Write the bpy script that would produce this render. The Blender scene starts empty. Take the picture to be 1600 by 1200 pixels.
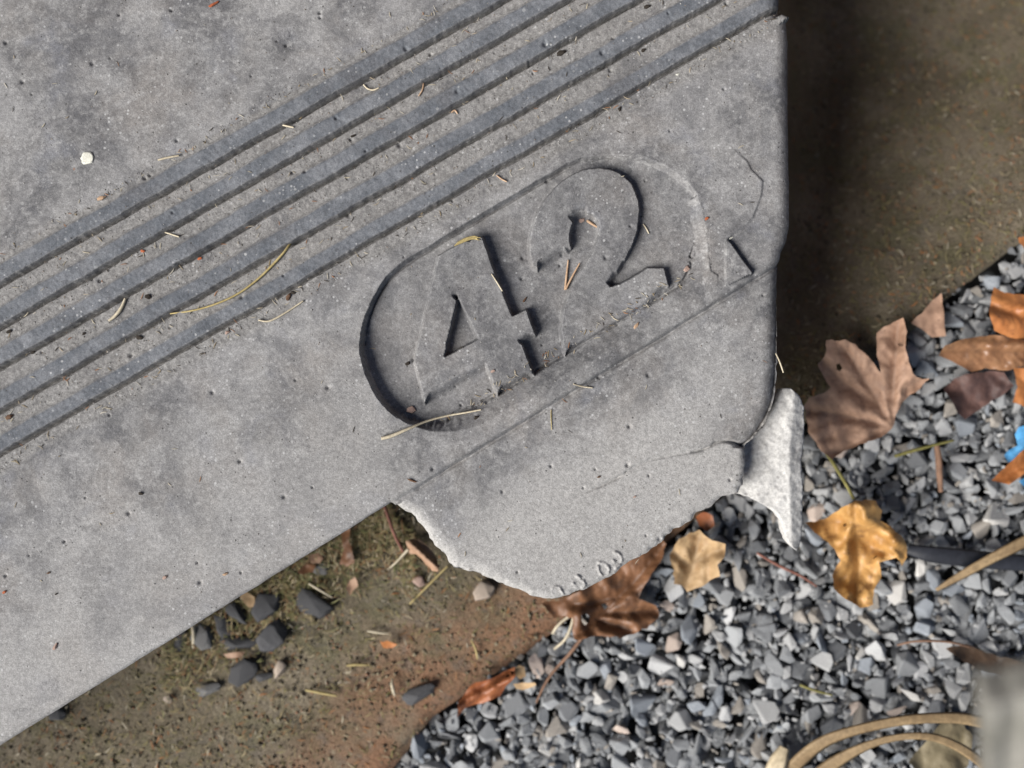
import bpy, bmesh, math, random
import numpy as np
from mathutils import Vector, Matrix, Euler, geometry

random.seed(42)
rng = np.random.default_rng(42)
SC = bpy.context.scene
COL = SC.collection
R = math.radians

# ---------------------------------------------------------------- camera, sky, sun, exposure
S = 0.0004            # metres per photo pixel (1600 wide) on the slab's face
H = 0.105              # slab face above the path
D = 0.55              # camera above the slab face

cam_d = bpy.data.cameras.new('camera')
cam = bpy.data.objects.new('camera', cam_d)
COL.objects.link(cam)
cam.location = (0, 0, H + D)
cam_d.sensor_width = 36
cam_d.lens = 36 * D / (1600 * S)
cam_d.clip_start = 0.01
cam_d.clip_end = 200
cam_d.dof.use_dof = True
cam_d.dof.focus_distance = D + 0.002
cam_d.dof.aperture_fstop = cam_d.lens / 11.5
cam_d.dof.aperture_blades = 0
SC.camera = cam

SUN_AZ = math.atan2(-0.86, -0.51)      # from +Y clockwise: light comes from the left and a little from below
SUN_EL = R(37)
world = bpy.data.worlds.new('World')
SC.world = world
world.use_nodes = True
wn = world.node_tree.nodes
sky = wn.new('ShaderNodeTexSky')
sky.sky_type = 'NISHITA'
sky.sun_disc = False
sky.sun_elevation = SUN_EL
sky.sun_rotation = SUN_AZ
bgn = wn['Background']
bgn.inputs['Strength'].default_value = 0.05
world.node_tree.links.new(sky.outputs[0], bgn.inputs['Color'])

sun_d = bpy.data.lights.new('sun', 'SUN')
sun_d.energy = 5.0
sun_d.angle = R(38)
sun_d.color = (1.0, 0.965, 0.92)
sun = bpy.data.objects.new('sun', sun_d)
COL.objects.link(sun)
sdir = Vector((math.sin(SUN_AZ) * math.cos(SUN_EL), math.cos(SUN_AZ) * math.cos(SUN_EL), math.sin(SUN_EL)))
sun.rotation_euler = sdir.to_track_quat('Z', 'Y').to_euler()
sun.location = sdir * 3

SC.view_settings.view_transform = 'Standard'
SC.view_settings.look = 'None'
SC.view_settings.gamma = 1
SC.view_settings.exposure = 0.54
SC.view_settings.use_curve_mapping = False

# ---------------------------------------------------------------- helpers
def kk(z):                      # metres per pixel at height z
    return S * (H + D - z) / D
def P(u, v, z):
    k = kk(z)
    return Vector(((u - 800) * k, (600 - v) * k, z))

def tag(o, label=None, cat=None, group=None, kind=None):
    if label: o['label'] = label
    if cat: o['category'] = cat
    if group: o['group'] = group
    if cat and not kind: kind = 'thing'
    if kind: o['kind'] = kind
    return o

def link_mesh(name, me, mat=None, parent=None, loc=None):
    o = bpy.data.objects.new(name, me)
    COL.objects.link(o)
    if mat is not None:
        me.materials.clear()
        me.materials.append(mat)
    if parent is not None: o.parent = parent
    if loc is not None: o.location = loc
    return o

def mesh_np(name, V, F, smooth=True):
    """V (n,3), F (m,k) of one face size"""
    V = np.ascontiguousarray(V, dtype=np.float32); F = np.ascontiguousarray(F, dtype=np.int32)
    me = bpy.data.meshes.new(name)
    k = F.shape[1]
    me.vertices.add(len(V)); me.vertices.foreach_set('co', V.ravel())
    me.loops.add(F.size); me.loops.foreach_set('vertex_index', F.ravel())
    me.polygons.add(len(F))
    me.polygons.foreach_set('loop_start', np.arange(0, F.size, k, dtype=np.int32))
    me.polygons.foreach_set('use_smooth', np.full(len(F), smooth, dtype=bool))
    me.update(calc_edges=True)
    return me

def vnoise(x, y, scale, seed, oct=1, rough=0.5):
    out = np.zeros(np.broadcast(x, y).shape); amp = 1.0; tot = 0
    for o in range(oct):
        g = np.random.default_rng(seed + 31 * o).random((128, 128)) * 2 - 1
        xs = x / scale + 500.3; ys = y / scale + 700.7
        xi = np.floor(xs).astype(int); yi = np.floor(ys).astype(int)
        fx = xs - xi; fy = ys - yi
        fx = fx * fx * (3 - 2 * fx); fy = fy * fy * (3 - 2 * fy)
        a = g[yi % 128, xi % 128]; b = g[yi % 128, (xi + 1) % 128]
        c = g[(yi + 1) % 128, xi % 128]; d = g[(yi + 1) % 128, (xi + 1) % 128]
        out += amp * ((a * (1 - fx) + b * fx) * (1 - fy) + (c * (1 - fx) + d * fx) * fy)
        tot += amp; amp *= rough; scale = scale / 2.03
    return out / tot

def sstep(a, b, x):
    t = np.clip((x - a) / (b - a), 0, 1)
    return t * t * (3 - 2 * t)

def poly_dist(U, V, pts, closed=True):
    d2 = np.full(U.shape, 1e12)
    n = len(pts)
    for i in range(n if closed else n - 1):
        ax, ay = pts[i]; bx, by = pts[(i + 1) % n]
        ex, ey = bx - ax, by - ay
        L = ex * ex + ey * ey
        if L == 0: continue
        t = np.clip(((U - ax) * ex + (V - ay) * ey) / L, 0, 1)
        d2 = np.minimum(d2, (U - ax - t * ex) ** 2 + (V - ay - t * ey) ** 2)
    return np.sqrt(d2)

def poly_inside(U, V, pts):
    ins = np.zeros(U.shape, bool); n = len(pts)
    for i in range(n):
        ax, ay = pts[i]; bx, by = pts[(i + 1) % n]
        if ay == by: continue
        c = ((ay > V) != (by > V)) & (U < (bx - ax) * (V - ay) / (by - ay) + ax)
        ins ^= c
    return ins

def sdf(U, V, pts):
    d = poly_dist(U, V, pts)
    return np.where(poly_inside(U, V, pts), -d, d)

def chaikin(pts, n=2, closed=True):
    for _ in range(n):
        q = []; m = len(pts)
        if not closed: q.append(pts[0])
        for i in range(m if closed else m - 1):
            a = pts[i]; b = pts[(i + 1) % m]
            q.append(tuple(a[j] * .75 + b[j] * .25 for j in range(len(a))))
            q.append(tuple(a[j] * .25 + b[j] * .75 for j in range(len(a))))
        if not closed: q.append(pts[-1])
        pts = q
    return pts

def roughen(pts, amp, step, seed):
    """subdivide a closed outline and jitter it"""
    r = random.Random(seed); q = []
    n = len(pts)
    for i in range(n):
        a = pts[i]; b = pts[(i + 1) % n]
        L = math.hypot(b[0] - a[0], b[1] - a[1]); m = max(1, int(L / step))
        for j in range(m):
            t = j / m
            q.append((a[0] + (b[0] - a[0]) * t + r.uniform(-amp, amp), a[1] + (b[1] - a[1]) * t + r.uniform(-amp, amp)))
    return q

# ---------------------------------------------------------------- materials
class NT:
    def __init__(self, name, rough=0.9):
        self.m = bpy.data.materials.new(name); self.m.use_nodes = True
        self.t = self.m.node_tree
        self.b = self.t.nodes['Principled BSDF']
        self.b.inputs['Roughness'].default_value = rough
        self.b.inputs['Specular IOR Level'].default_value = 0.25
        self.tc = self.t.nodes.new('ShaderNodeTexCoord').outputs['Object']
    def n(self, typ, **kw):
        nd = self.t.nodes.new(typ)
        for k, v in kw.items(): setattr(nd, k, v)
        return nd
    def l(self, a, b): self.t.links.new(a, b)
    def val(self, inp, x):
        if isinstance(x, (int, float, tuple, list)):
            inp.default_value = (*x, 1) if isinstance(x, (tuple, list)) and len(x) == 3 and inp.type == 'RGBA' else x
        else: self.l(x, inp)
    def noise(self, scale, detail=3, rough=0.55, vec=None, dist=0):
        nd = self.n('ShaderNodeTexNoise')
        nd.inputs['Scale'].default_value = scale; nd.inputs['Detail'].default_value = detail
        nd.inputs['Roughness'].default_value = rough; nd.inputs['Distortion'].default_value = dist
        self.l(vec or self.tc, nd.inputs['Vector'])
        return nd.outputs['Fac']
    def ramp(self, x, a, b, lo=0.0, hi=1.0):
        nd = self.n('ShaderNodeMapRange', interpolation_type='SMOOTHSTEP')
        self.val(nd.inputs['Value'], x)
        nd.inputs['From Min'].default_value = a; nd.inputs['From Max'].default_value = b
        nd.inputs['To Min'].default_value = lo; nd.inputs['To Max'].default_value = hi
        return nd.outputs['Result']
    def mix(self, f, a, b, mode='MIX'):
        nd = self.n('ShaderNodeMix', data_type='RGBA', blend_type=mode)
        self.val(nd.inputs['Factor'], f); self.val(nd.inputs['A'] if False else nd.inputs[6], a); self.val(nd.inputs[7], b)
        return nd.outputs[2]
    def math(self, op, a, b=0.0):
        nd = self.n('ShaderNodeMath', operation=op)
        self.val(nd.inputs[0], a); self.val(nd.inputs[1], b)
        return nd.outputs[0]
    def attr(self, name):
        return self.n('ShaderNodeAttribute', attribute_name=name)
    def vor(self, scale, feature='F1', vec=None):
        nd = self.n('ShaderNodeTexVoronoi', feature=feature)
        nd.inputs['Scale'].default_value = scale
        self.l(vec or self.tc, nd.inputs['Vector'])
        return nd
    def spots(self, scale, share, size, vec=None):
        """scattered dots, each with its own size; share of cells that carry one"""
        vd = self.vor(scale, vec=vec)
        sep = self.n('ShaderNodeSeparateColor'); self.l(vd.outputs['Color'], sep.inputs[0])
        on = self.math('LESS_THAN', sep.outputs[0], share)
        rad = self.math('MULTIPLY', self.math('ADD', sep.outputs[1], 0.25), size)
        dd = self.math('SUBTRACT', rad, vd.outputs['Distance'])
        return self.math('MULTIPLY', self.ramp(dd, 0.0, size * 0.35), on)
    def bump(self, h, strength, dist):
        nd = self.n('ShaderNodeBump'); nd.inputs['Strength'].default_value = strength
        nd.inputs['Distance'].default_value = dist
        self.l(h, nd.inputs['Height']); self.l(nd.outputs[0], self.b.inputs['Normal'])
    def done(self, c, rough=None):
        self.val(self.b.inputs['Base Color'], c)
        if rough is not None: self.val(self.b.inputs['Roughness'], rough)
        return self.m

def mat_concrete():
    t = NT('weathered_concrete', 0.85)
    big = t.ramp(t.noise(13, 6, 0.68, dist=0.4), 0.41, 0.59)
    med = t.ramp(t.noise(38, 5, 0.66, dist=0.7), 0.38, 0.66)
    c = t.mix(big, (0.098, 0.097, 0.101), (0.228, 0.224, 0.223))
    c = t.mix(t.math('MULTIPLY', med, 0.5), c, (0.30, 0.294, 0.286))
    brown = t.ramp(t.noise(19, 4, 0.6), 0.46, 0.66)
    c = t.mix(t.math('MULTIPLY', brown, 0.5), c, (0.205, 0.186, 0.17))
    blue = t.ramp(t.noise(30, 3, 0.55, dist=0.4), 0.56, 0.72)
    c = t.mix(t.math('MULTIPLY', blue, 0.38), c, (0.165, 0.172, 0.198))
    cl = t.ramp(t.noise(75, 5, 0.72), 0.42, 0.68)
    c = t.mix(t.math('MULTIPLY', cl, 0.42), c, (0.112, 0.11, 0.11))
    m2 = t.ramp(t.noise(170, 5, 0.75, dist=0.3), 0.47, 0.68)
    c = t.mix(t.math('MULTIPLY', m2, 0.5), c, (0.345, 0.34, 0.333))
    fresh = t.attr('fresh').outputs['Fac']; grit = t.attr('grit').outputs['Fac']
    rib = t.attr('rib').outputs['Fac']; dark = t.attr('dark').outputs['Fac']
    ribc = t.mix(t.ramp(t.noise(48, 4, 0.65), 0.3, 0.75), (0.094, 0.102, 0.115), (0.172, 0.178, 0.190))
    c = t.mix(rib, c, ribc)
    c = t.mix(t.math('MULTIPLY', grit, 0.75), c, t.mix(t.noise(420, 3, 0.7), (0.125, 0.120, 0.116), (0.285, 0.277, 0.264)))
    fr = t.mix(t.noise(60, 4, 0.6), (0.27, 0.262, 0.252), (0.375, 0.365, 0.352))
    c = t.mix(fresh, c, fr)
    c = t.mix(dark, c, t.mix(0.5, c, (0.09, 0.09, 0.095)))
    # grain, pale specks, dark pits
    st = t.ramp(t.noise(17, 5, 0.7, dist=0.8), 0.53, 0.66)
    c = t.mix(t.math('MULTIPLY', t.math('MULTIPLY', st, 0.55), t.math('SUBTRACT', 1.0, fresh)), c, (0.10, 0.10, 0.106))
    gr = t.ramp(t.noise(1250, 4, 0.75), 0.25, 0.75, 0.74, 1.26)
    g2 = t.ramp(t.noise(420, 4, 0.75), 0.3, 0.7, 0.80, 1.20)
    g = t.math('MULTIPLY', gr, g2)
    comb = t.n('ShaderNodeCombineColor'); [t.l(g, comb.inputs[i]) for i in range(3)]
    c = t.mix(1.0, c, comb.outputs[0], 'MULTIPLY')
    pale = t.spots(420, 0.30, 0.34)
    pale2 = t.spots(150, 0.12, 0.17)
    patch = t.ramp(t.noise(26, 3), 0.42, 0.62)
    c = t.mix(t.math('MULTIPLY', t.math('MULTIPLY', pale, patch), 0.62), c, (0.47, 0.47, 0.465))
    c = t.mix(t.math('MULTIPLY', pale2, 0.3), c, (0.45, 0.45, 0.44))
    pit = t.spots(330, 0.15, 0.19)
    c = t.mix(t.math('MULTIPLY', pit, 0.75), c, (0.05, 0.048, 0.045))
    rust = t.spots(95, 0.035, 0.10)
    c = t.mix(t.math('MULTIPLY', rust, 0.6), c, (0.22, 0.11, 0.06))
    h = t.math('ADD', t.noise(900, 4, 0.7), t.math('MULTIPLY', pit, -0.8))
    h = t.math('ADD', h, t.math('MULTIPLY', t.noise(1700, 2, 0.6), t.math('ADD', t.math('MULTIPLY', grit, 0.9), 0.35)))
    t.bump(h, 0.5, 0.0006)
    return t.done(c)

def mat_simple(name, a, b, scale=60, rough=0.8, bump=0.3, dist=0.0006, spots=None, detail=4, spec=0.25, obj_random=0.0):
    t = NT(name, rough)
    t.b.inputs['Specular IOR Level'].default_value = spec
    c = t.mix(t.ramp(t.noise(scale, detail, 0.6), 0.3, 0.7), a, b)
    if spots: c = t.mix(t.spots(spots[0], spots[1], spots[2]), c, spots[3])
    gr = t.ramp(t.noise(scale * 9, 3, 0.7), 0.25, 0.75, 0.78, 1.22)
    comb = t.n('ShaderNodeCombineColor'); [t.l(gr, comb.inputs[i]) for i in range(3)]
    c = t.mix(1.0, c, comb.outputs[0], 'MULTIPLY')
    if obj_random:
        oi = t.n('ShaderNodeObjectInfo').outputs['Random']
        k = t.ramp(oi, 0, 1, 1 - obj_random, 1 + obj_random)
        cb = t.n('ShaderNodeCombineColor'); [t.l(k, cb.inputs[i]) for i in range(3)]
        c = t.mix(1.0, c, cb.outputs[0], 'MULTIPLY')
    if bump: t.bump(t.noise(scale * 4, 4, 0.65), bump, dist)
    return t.done(c)

def mat_path():
    t = NT('stained_paving', 0.82)
    e = t.attr('edge').outputs['Fac']
    c = t.mix(t.ramp(t.noise(14, 4, 0.6), 0.35, 0.65), (0.115, 0.094, 0.062), (0.19, 0.158, 0.112))
    c = t.mix(t.math('MULTIPLY', t.ramp(t.noise(34, 4, 0.65), 0.45, 0.66), 0.55), c, (0.112, 0.106, 0.055))
    c = t.mix(t.math('MULTIPLY', e, t.ramp(t.noise(22, 4, 0.65), 0.25, 0.6)), c, (0.215, 0.118, 0.068))
    c = t.mix(t.math('MULTIPLY', t.ramp(t.noise(70, 4, 0.6), 0.52, 0.7), 0.5), c, (0.12, 0.105, 0.09))
    gr = t.ramp(t.noise(620, 4, 0.75), 0.25, 0.75, 0.6, 1.4)
    comb = t.n('ShaderNodeCombineColor'); [t.l(gr, comb.inputs[i]) for i in range(3)]
    c = t.mix(1.0, c, comb.outputs[0], 'MULTIPLY')
    c = t.mix(t.math('MULTIPLY', t.spots(150, 0.25, 0.25), 0.5), c, (0.24, 0.215, 0.15))
    c = t.mix(t.math('MULTIPLY', t.spots(170, 0.18, 0.25), 0.7), c, (0.035, 0.03, 0.02))
    h = t.math('ADD', t.noise(300, 5, 0.7), t.math('MULTIPLY', t.noise(900, 3, 0.7), 0.5))
    t.bump(h, 0.9, 0.0022)
    return t.done(c)

def mat_bed():
    t = NT('gravel_bed_soil', 0.95)
    vd = t.vor(85)
    sep = t.n('ShaderNodeSeparateColor'); t.l(vd.outputs['Color'], sep.inputs[0])
    c = t.mix(sep.outputs[0], (0.06, 0.062, 0.064), (0.14, 0.145, 0.15))
    c = t.mix(t.ramp(vd.outputs['Distance'], 0.3, 0.6), c, (0.012, 0.012, 0.012))
    t.bump(vd.outputs['Distance'], -0.6, 0.004)
    return t.done(c)

def mat_attr_color(name, rough=0.85):
    t = NT(name, rough)
    c = t.attr('tint').outputs['Color']
    gr = t.ramp(t.noise(900, 3, 0.7), 0.25, 0.75, 0.8, 1.2)
    comb = t.n('ShaderNodeCombineColor'); [t.l(gr, comb.inputs[i]) for i in range(3)]
    return t.done(t.mix(1.0, c, comb.outputs[0], 'MULTIPLY'))

def mat_leaf(name, a, b, spot, rough=0.6, spec=0.3, blotch=0.6):
    t = NT(name, rough)
    t.b.inputs['Specular IOR Level'].default_value = spec
    c = t.mix(t.ramp(t.noise(45, 4, 0.6, dist=0.5), 0.32, 0.68), a, b)
    c = t.mix(t.math('MULTIPLY', t.ramp(t.noise(95, 4, 0.6), 0.52, 0.72), blotch), c, spot)
    c = t.mix(t.math('MULTIPLY', t.spots(240, 0.2, 0.22), 0.5), c, tuple(x * 0.4 for x in spot))
    v = t.attr('vein').outputs['Fac']
    c = t.mix(t.math('MULTIPLY', v, 0.7), c, tuple(x * 0.62 for x in a))
    t.bump(t.noise(330, 4, 0.6), 0.35, 0.0012)
    return t.done(c)

M = {}
M['concrete'] = mat_concrete()
M['block'] = mat_simple('cast_concrete_side', (0.17, 0.165, 0.16), (0.26, 0.255, 0.25), 40, 0.9, 0.5, 0.001)
M['fresh'] = mat_simple('fresh_broken_concrete', (0.37, 0.362, 0.347), (0.46, 0.452, 0.435), 55, 0.95, 0.6, 0.0008, (260, 0.14, 0.3, (0.30, 0.29, 0.28)))
M['brick'] = mat_simple('dark_brick', (0.075, 0.045, 0.035), (0.125, 0.075, 0.055), 30, 0.9, 0.5, 0.001, obj_random=0.25)
M['mortar'] = mat_simple('old_mortar', (0.10, 0.095, 0.085), (0.16, 0.15, 0.135), 60, 0.95, 0.4)
M['path'] = mat_path()
M['bed'] = mat_bed()
M['tint'] = mat_attr_color('dry_plant_scraps')
M['crumb'] = mat_attr_color('soil_and_sand_crumbs', 0.95)
GR = [('dark grey', (0.125, 0.130, 0.136), (0.20, 0.206, 0.212), .20), ('mid grey', (0.20, 0.207, 0.212), (0.31, 0.317, 0.322), .40),
      ('light grey', (0.29, 0.292, 0.292), (0.41, 0.41, 0.405), .22), ('bluish grey', (0.18, 0.198, 0.22), (0.30, 0.32, 0.345), .10),
      ('brownish grey', (0.21, 0.192, 0.168), (0.31, 0.282, 0.25), .07), ('whitish', (0.40, 0.385, 0.36), (0.54, 0.525, 0.495), .008),
      ('pale pinkish', (0.33, 0.265, 0.225), (0.46, 0.385, 0.335), .014)]
for nme, a, b, w in GR:
    M['g ' + nme] = mat_simple('crushed_stone_' + nme.replace(' ', '_'), a, b, 150, 0.85, 0.5, 0.0008, (420, 0.12, 0.3, tuple(min(.7, x * 1.5) for x in b)), obj_random=0.18)
M['darkstone'] = mat_simple('dark_wet_stone', (0.035, 0.035, 0.038), (0.085, 0.085, 0.088), 130, 0.7, 0.5, 0.0008, (420, 0.1, 0.28, (0.10, 0.10, 0.105)), obj_random=0.2)
M['greystone'] = mat_simple('small_grey_stone', (0.10, 0.10, 0.10), (0.16, 0.155, 0.15), 130, 0.8, 0.5, 0.0008, obj_random=0.15)
M['palestone'] = mat_simple('pale_beige_stone', (0.26, 0.21, 0.165), (0.36, 0.30, 0.25), 130, 0.85, 0.4, 0.0006)
M['lichen'] = mat_simple('pale_lichen', (0.55, 0.54, 0.46), (0.66, 0.65, 0.57), 200, 0.95, 0.5, 0.0005)
M['leaf tan'] = mat_leaf('leaf_tan', (0.27, 0.165, 0.105), (0.36, 0.225, 0.145), (0.17, 0.10, 0.065))
M['leaf maple'] = mat_leaf('leaf_dull_brown', (0.30, 0.185, 0.125), (0.43, 0.27, 0.185), (0.20, 0.12, 0.085))
M['leaf olive'] = mat_leaf('leaf_olive_tan', (0.15, 0.125, 0.075), (0.21, 0.175, 0.11), (0.10, 0.08, 0.05))
M['leaf straw'] = mat_leaf('leaf_straw_tan', (0.30, 0.20, 0.105), (0.40, 0.275, 0.15), (0.24, 0.13, 0.055))
M['leaf gold'] = mat_leaf('leaf_golden', (0.36, 0.18, 0.05), (0.50, 0.285, 0.10), (0.17, 0.09, 0.04), 0.5, 0.4, 0.85)
M['leaf orange'] = mat_leaf('leaf_orange', (0.33, 0.12, 0.037), (0.42, 0.175, 0.06), (0.18, 0.07, 0.028), 0.45, 0.4, 0.8)
M['leaf wet'] = mat_leaf('leaf_wet_brown', (0.12, 0.055, 0.026), (0.22, 0.105, 0.05), (0.07, 0.04, 0.025), 0.5, 0.4, 0.9)
M['leaf brown'] = mat_leaf('leaf_brown_glossy', (0.20, 0.095, 0.045), (0.30, 0.16, 0.08), (0.09, 0.045, 0.026), 0.4, 0.5)
M['leaf dark'] = mat_leaf('leaf_rotten_dark', (0.030, 0.022, 0.016), (0.07, 0.042, 0.025), (0.02, 0.014, 0.01), 0.6, 0.3)
M['leaf purple'] = mat_leaf('leaf_dark_purple', (0.065, 0.038, 0.034), (0.12, 0.066, 0.054), (0.04, 0.025, 0.024), 0.6, 0.3)
M['leaf red'] = mat_leaf('leaf_red_brown', (0.24, 0.075, 0.028), (0.34, 0.125, 0.045), (0.10, 0.035, 0.02), 0.5, 0.4)
M['twig'] = mat_simple('brown_twig', (0.13, 0.075, 0.05), (0.22, 0.13, 0.085), 120, 0.8, 0.3)
M['redtwig'] = mat_simple('reddish_twig', (0.14, 0.06, 0.045), (0.22, 0.10, 0.075), 120, 0.8, 0.3)
M['green'] = mat_simple('olive_stem', (0.13, 0.12, 0.035), (0.22, 0.20, 0.07), 90, 0.7, 0.2)
M['straw'] = mat_simple('pale_straw', (0.38, 0.33, 0.24), (0.52, 0.46, 0.34), 90, 0.75, 0.2)
M['yellow'] = mat_simple('yellow_straw', (0.30, 0.235, 0.10), (0.42, 0.34, 0.16), 90, 0.75, 0.2)
M['reed'] = mat_simple('dry_reed', (0.165, 0.112, 0.06), (0.265, 0.19, 0.105), 30, 0.6, 0.25)
M['reedpale'] = mat_simple('bleached_reed', (0.42, 0.34, 0.22), (0.55, 0.46, 0.32), 30, 0.6, 0.25)
M['blue'] = mat_simple('blue_plastic', (0.09, 0.33, 0.62), (0.14, 0.42, 0.74), 30, 0.35, 0.1, 0.0004, spec=0.5)
M['black'] = mat_simple('black_plastic', (0.012, 0.013, 0.017), (0.022, 0.024, 0.031), 30, 0.5, 0.15, 0.0004, spec=0.4)
M['slat'] = mat_simple('weathered_grey_wood', (0.15, 0.145, 0.125), (0.24, 0.23, 0.205), 26, 0.85, 0.4)
M['woodchip'] = mat_simple('wood_chip', (0.33, 0.21, 0.13), (0.47, 0.33, 0.22), 120, 0.85, 0.3)
M['soilcrumb'] = mat_simple('dark_soil_crumb', (0.02, 0.017, 0.014), (0.05, 0.04, 0.032), 200, 0.95, 0.5)
M['browncrumb'] = mat_simple('brown_seed_husk', (0.07, 0.04, 0.025), (0.15, 0.085, 0.05), 200, 0.8, 0.4)
M['redcrumb'] = mat_simple('red_brick_crumb', (0.30, 0.075, 0.03), (0.40, 0.13, 0.06), 200, 0.8, 0.4)
M['pinkcrumb'] = mat_simple('pinkish_crumb', (0.28, 0.19, 0.155), (0.40, 0.29, 0.24), 200, 0.85, 0.4)

# ---------------------------------------------------------------- ground: path and gravel bed
EDGE = [(-2600, 3900), (616, 1199), (676, 1122), (717, 1090), (789, 1045), (837, 1005), (862, 988), (930, 930), (1010, 872), (1120, 778), (1230, 690),
        (1310, 610), (1380, 552), (1450, 494), (1530, 428), (1610, 366), (4200, -1800)]
def edge_v(u):
    return np.interp(u, [p[0] for p in EDGE], [p[1] for p in EDGE])

def ground_uv(x, y, z):
    k = kk(z)
    return x / k + 800, 600 - y / k

def path_z(u, v):
    """the path is level by the slab's lower side and has an added dip beyond its right side to deepen the shade"""
    d = (edge_v(u) - v) * 0.77 * S
    return -0.22 * np.tanh(1.0 * np.clip(d - 0.010, 0, None) / 0.22) * sstep(1120, 1300, u)  # invented dip, darkens the ground beside the slab

soil = mesh_np('ground', np.array([(-8, -8, -.34), (8, -8, -.34), (8, 8, -.34), (-8, 8, -.34)]), np.array([[0, 1, 2, 3]]))
tag(link_mesh('ground', soil, M['bed']), kind='structure')
_e = [((u - 800 - 8) * kk(-.026), (600 - v + 10) * kk(-.026)) for u, v in EDGE]
_v = [(x, y, -.026) for x, y in _e] + [(x + 5.0, y - 6.0, -.026) for x, y in _e]
_n = len(_e)
tag(link_mesh('gravel_bed', mesh_np('gravel_bed', np.array(_v), np.array([[i, i + _n, i + 1 + _n, i + 1] for i in range(_n - 1)])), M['bed']), kind='structure')

def build_path():
    # strips along the edge: rows indexed by distance from the edge, columns along u
    us = np.concatenate([np.linspace(-2600, -160, 14), np.arange(-100, 1760, 7.0), np.linspace(1800, 4200, 14)])
    ev = edge_v(us)
    wob = vnoise(us, us * 0, 26, 5, 3) * 5 + vnoise(us, us * 0, 90, 6, 2) * 6
    ds = np.concatenate([[-0.0], np.arange(3, 60, 7.0), np.arange(60, 1500, 9.0), np.linspace(1520, 3800, 9)])
    U = np.repeat(us[None, :], len(ds), 0) - 0.62 * ds[:, None]
    Vv = (ev + wob)[None, :] - 0.78 * ds[:, None]
    Z = 0.0014 * vnoise(U, Vv, 60, 11, 4, 0.6) + 0.0008 * vnoise(U, Vv, 14, 12, 2)
    Z -= 0.006 * (1 - sstep(0, 14, ds))[:, None]
    Z += path_z(U, Vv)
    k = S * (H + D - Z) / D
    X = (U - 800) * k; Y = (600 - Vv) * k
    V = np.stack([X, Y, Z], -1)
    skirt = V[:1].copy(); skirt[..., 2] = -0.05
    V = np.concatenate([skirt, V], 0)
    nr, nc = V.shape[:2]
    i = np.arange(nr * nc).reshape(nr, nc)
    F = np.stack([i[:-1, :-1], i[:-1, 1:], i[1:, 1:], i[1:, :-1]], -1).reshape(-1, 4)
    me = mesh_np('path', V.reshape(-1, 3), F)
    dd = np.concatenate([[0], ds])[:, None] + 0 * U[:1]
    e = 1 - sstep(30, 190, dd + 50 * vnoise(np.concatenate([U[:1], U]), np.concatenate([Vv[:1], Vv]), 70, 14, 2))
    e = e * np.concatenate([sstep(1230, 1050, U[:1]), sstep(1230, 1050, U)])
    at = me.attributes.new('edge', 'FLOAT', 'POINT'); at.data.foreach_set('value', e.ravel().astype(np.float32))
    o = link_mesh('path', me, M['path']); tag(o, kind='structure')
build_path()

# ---------------------------------------------------------------- brick wall added out of view at the upper right to block sky light
def added_shade_wall():
    a = Vector((0.70, 0.36, 0)); d = Vector((-0.62, 0.785, 0)).normalized(); n = Vector((d.y, -d.x, 0))
    L, T, Ht = 1.9, 0.11, 1.5
    root = bpy.data.objects.new('added_shade_wall', None); COL.objects.link(root); root.location = a; root.rotation_euler = (0, 0, math.atan2(d.y, d.x))
    tag(root, 'dark brown brick wall added out of view beyond the upper right for shade', 'wall')
    def box(name, x0, x1, y0, y1, z0, z1, mat):
        me = bpy.data.meshes.get(name)
        bm = bmesh.new(); bmesh.ops.create_cube(bm, size=1)
        for v in bm.verts: v.co = Vector((x0 + (v.co.x + .5) * (x1 - x0), y0 + (v.co.y + .5) * (y1 - y0), z0 + (v.co.z + .5) * (z1 - z0)))
        me = bpy.data.meshes.new(name); bm.to_mesh(me); bm.free()
        return link_mesh(name, me, mat, root)
    box('mortar_core', 0.004, L - 0.004, -T + 0.006, -0.006, -0.02, Ht, M['mortar'])
    bl, bh, j = 0.215, 0.065, 0.010
    sh = None
    r = random.Random(2)
    for row in range(int(Ht / (bh + j))):
        x = -(row % 2) * (bl + j) / 2
        while x < L:
            x0, x1 = max(x, 0), min(x + bl, L)
            if x1 - x0 > .03:
                o = 0.0015 * r.random()
                box('brick', x0, x1, -T - o, o, row * (bh + j), row * (bh + j) + bh, M['brick'])
            x += bl + j
    box('coping', -0.02, L + 0.02, -T - 0.025, 0.025, Ht + 0.002, Ht + 0.05, M['block'])
added_shade_wall()

# ---------------------------------------------------------------- the slab
Z2 = lambda x, y: (540 + x / 2.2222, 220 + y / 2.2222)     # crop coordinates of the emblem close-up -> photo pixels
four = [Z2(*p) for p in [(318, 398), (395, 352), (475, 330), (580, 605), (630, 580), (665, 675), (618, 708), (655, 812), (525, 890), (490, 800), (270, 918), (232, 765), (270, 590)]]
four_hole = [Z2(*p) for p in [(389, 552), (342, 750), (455, 686)]]
two_c = [Z2(*p) for p in [(870, 90), (800, 105), (735, 150), (680, 215), (645, 290), (630, 370), (650, 455), (722, 418), (790, 378), (780, 335), (788, 285), (815, 255),
         (850, 248), (876, 270), (882, 310), (868, 360), (830, 425), (782, 500), (748, 590), (745, 680), (768, 768), (1138, 535), (1100, 408), (908, 522), (965, 440), (1010, 345),
         (1028, 255), (1020, 190), (990, 130), (935, 97)]]
pill = [Z2(*p) for p in [(780, 72), (215, 408), (150, 460), (97, 540), (62, 620), (49, 690), (55, 760), (80, 840), (128, 918), (200, 975), (280, 1005), (360, 1012), (440, 998), (540, 945),
        (1190, 560), (1245, 505), (1266, 440), (1262, 330), (1232, 205), (1185, 140), (1105, 82), (1000, 50), (900, 47), (830, 55)]]
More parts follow.
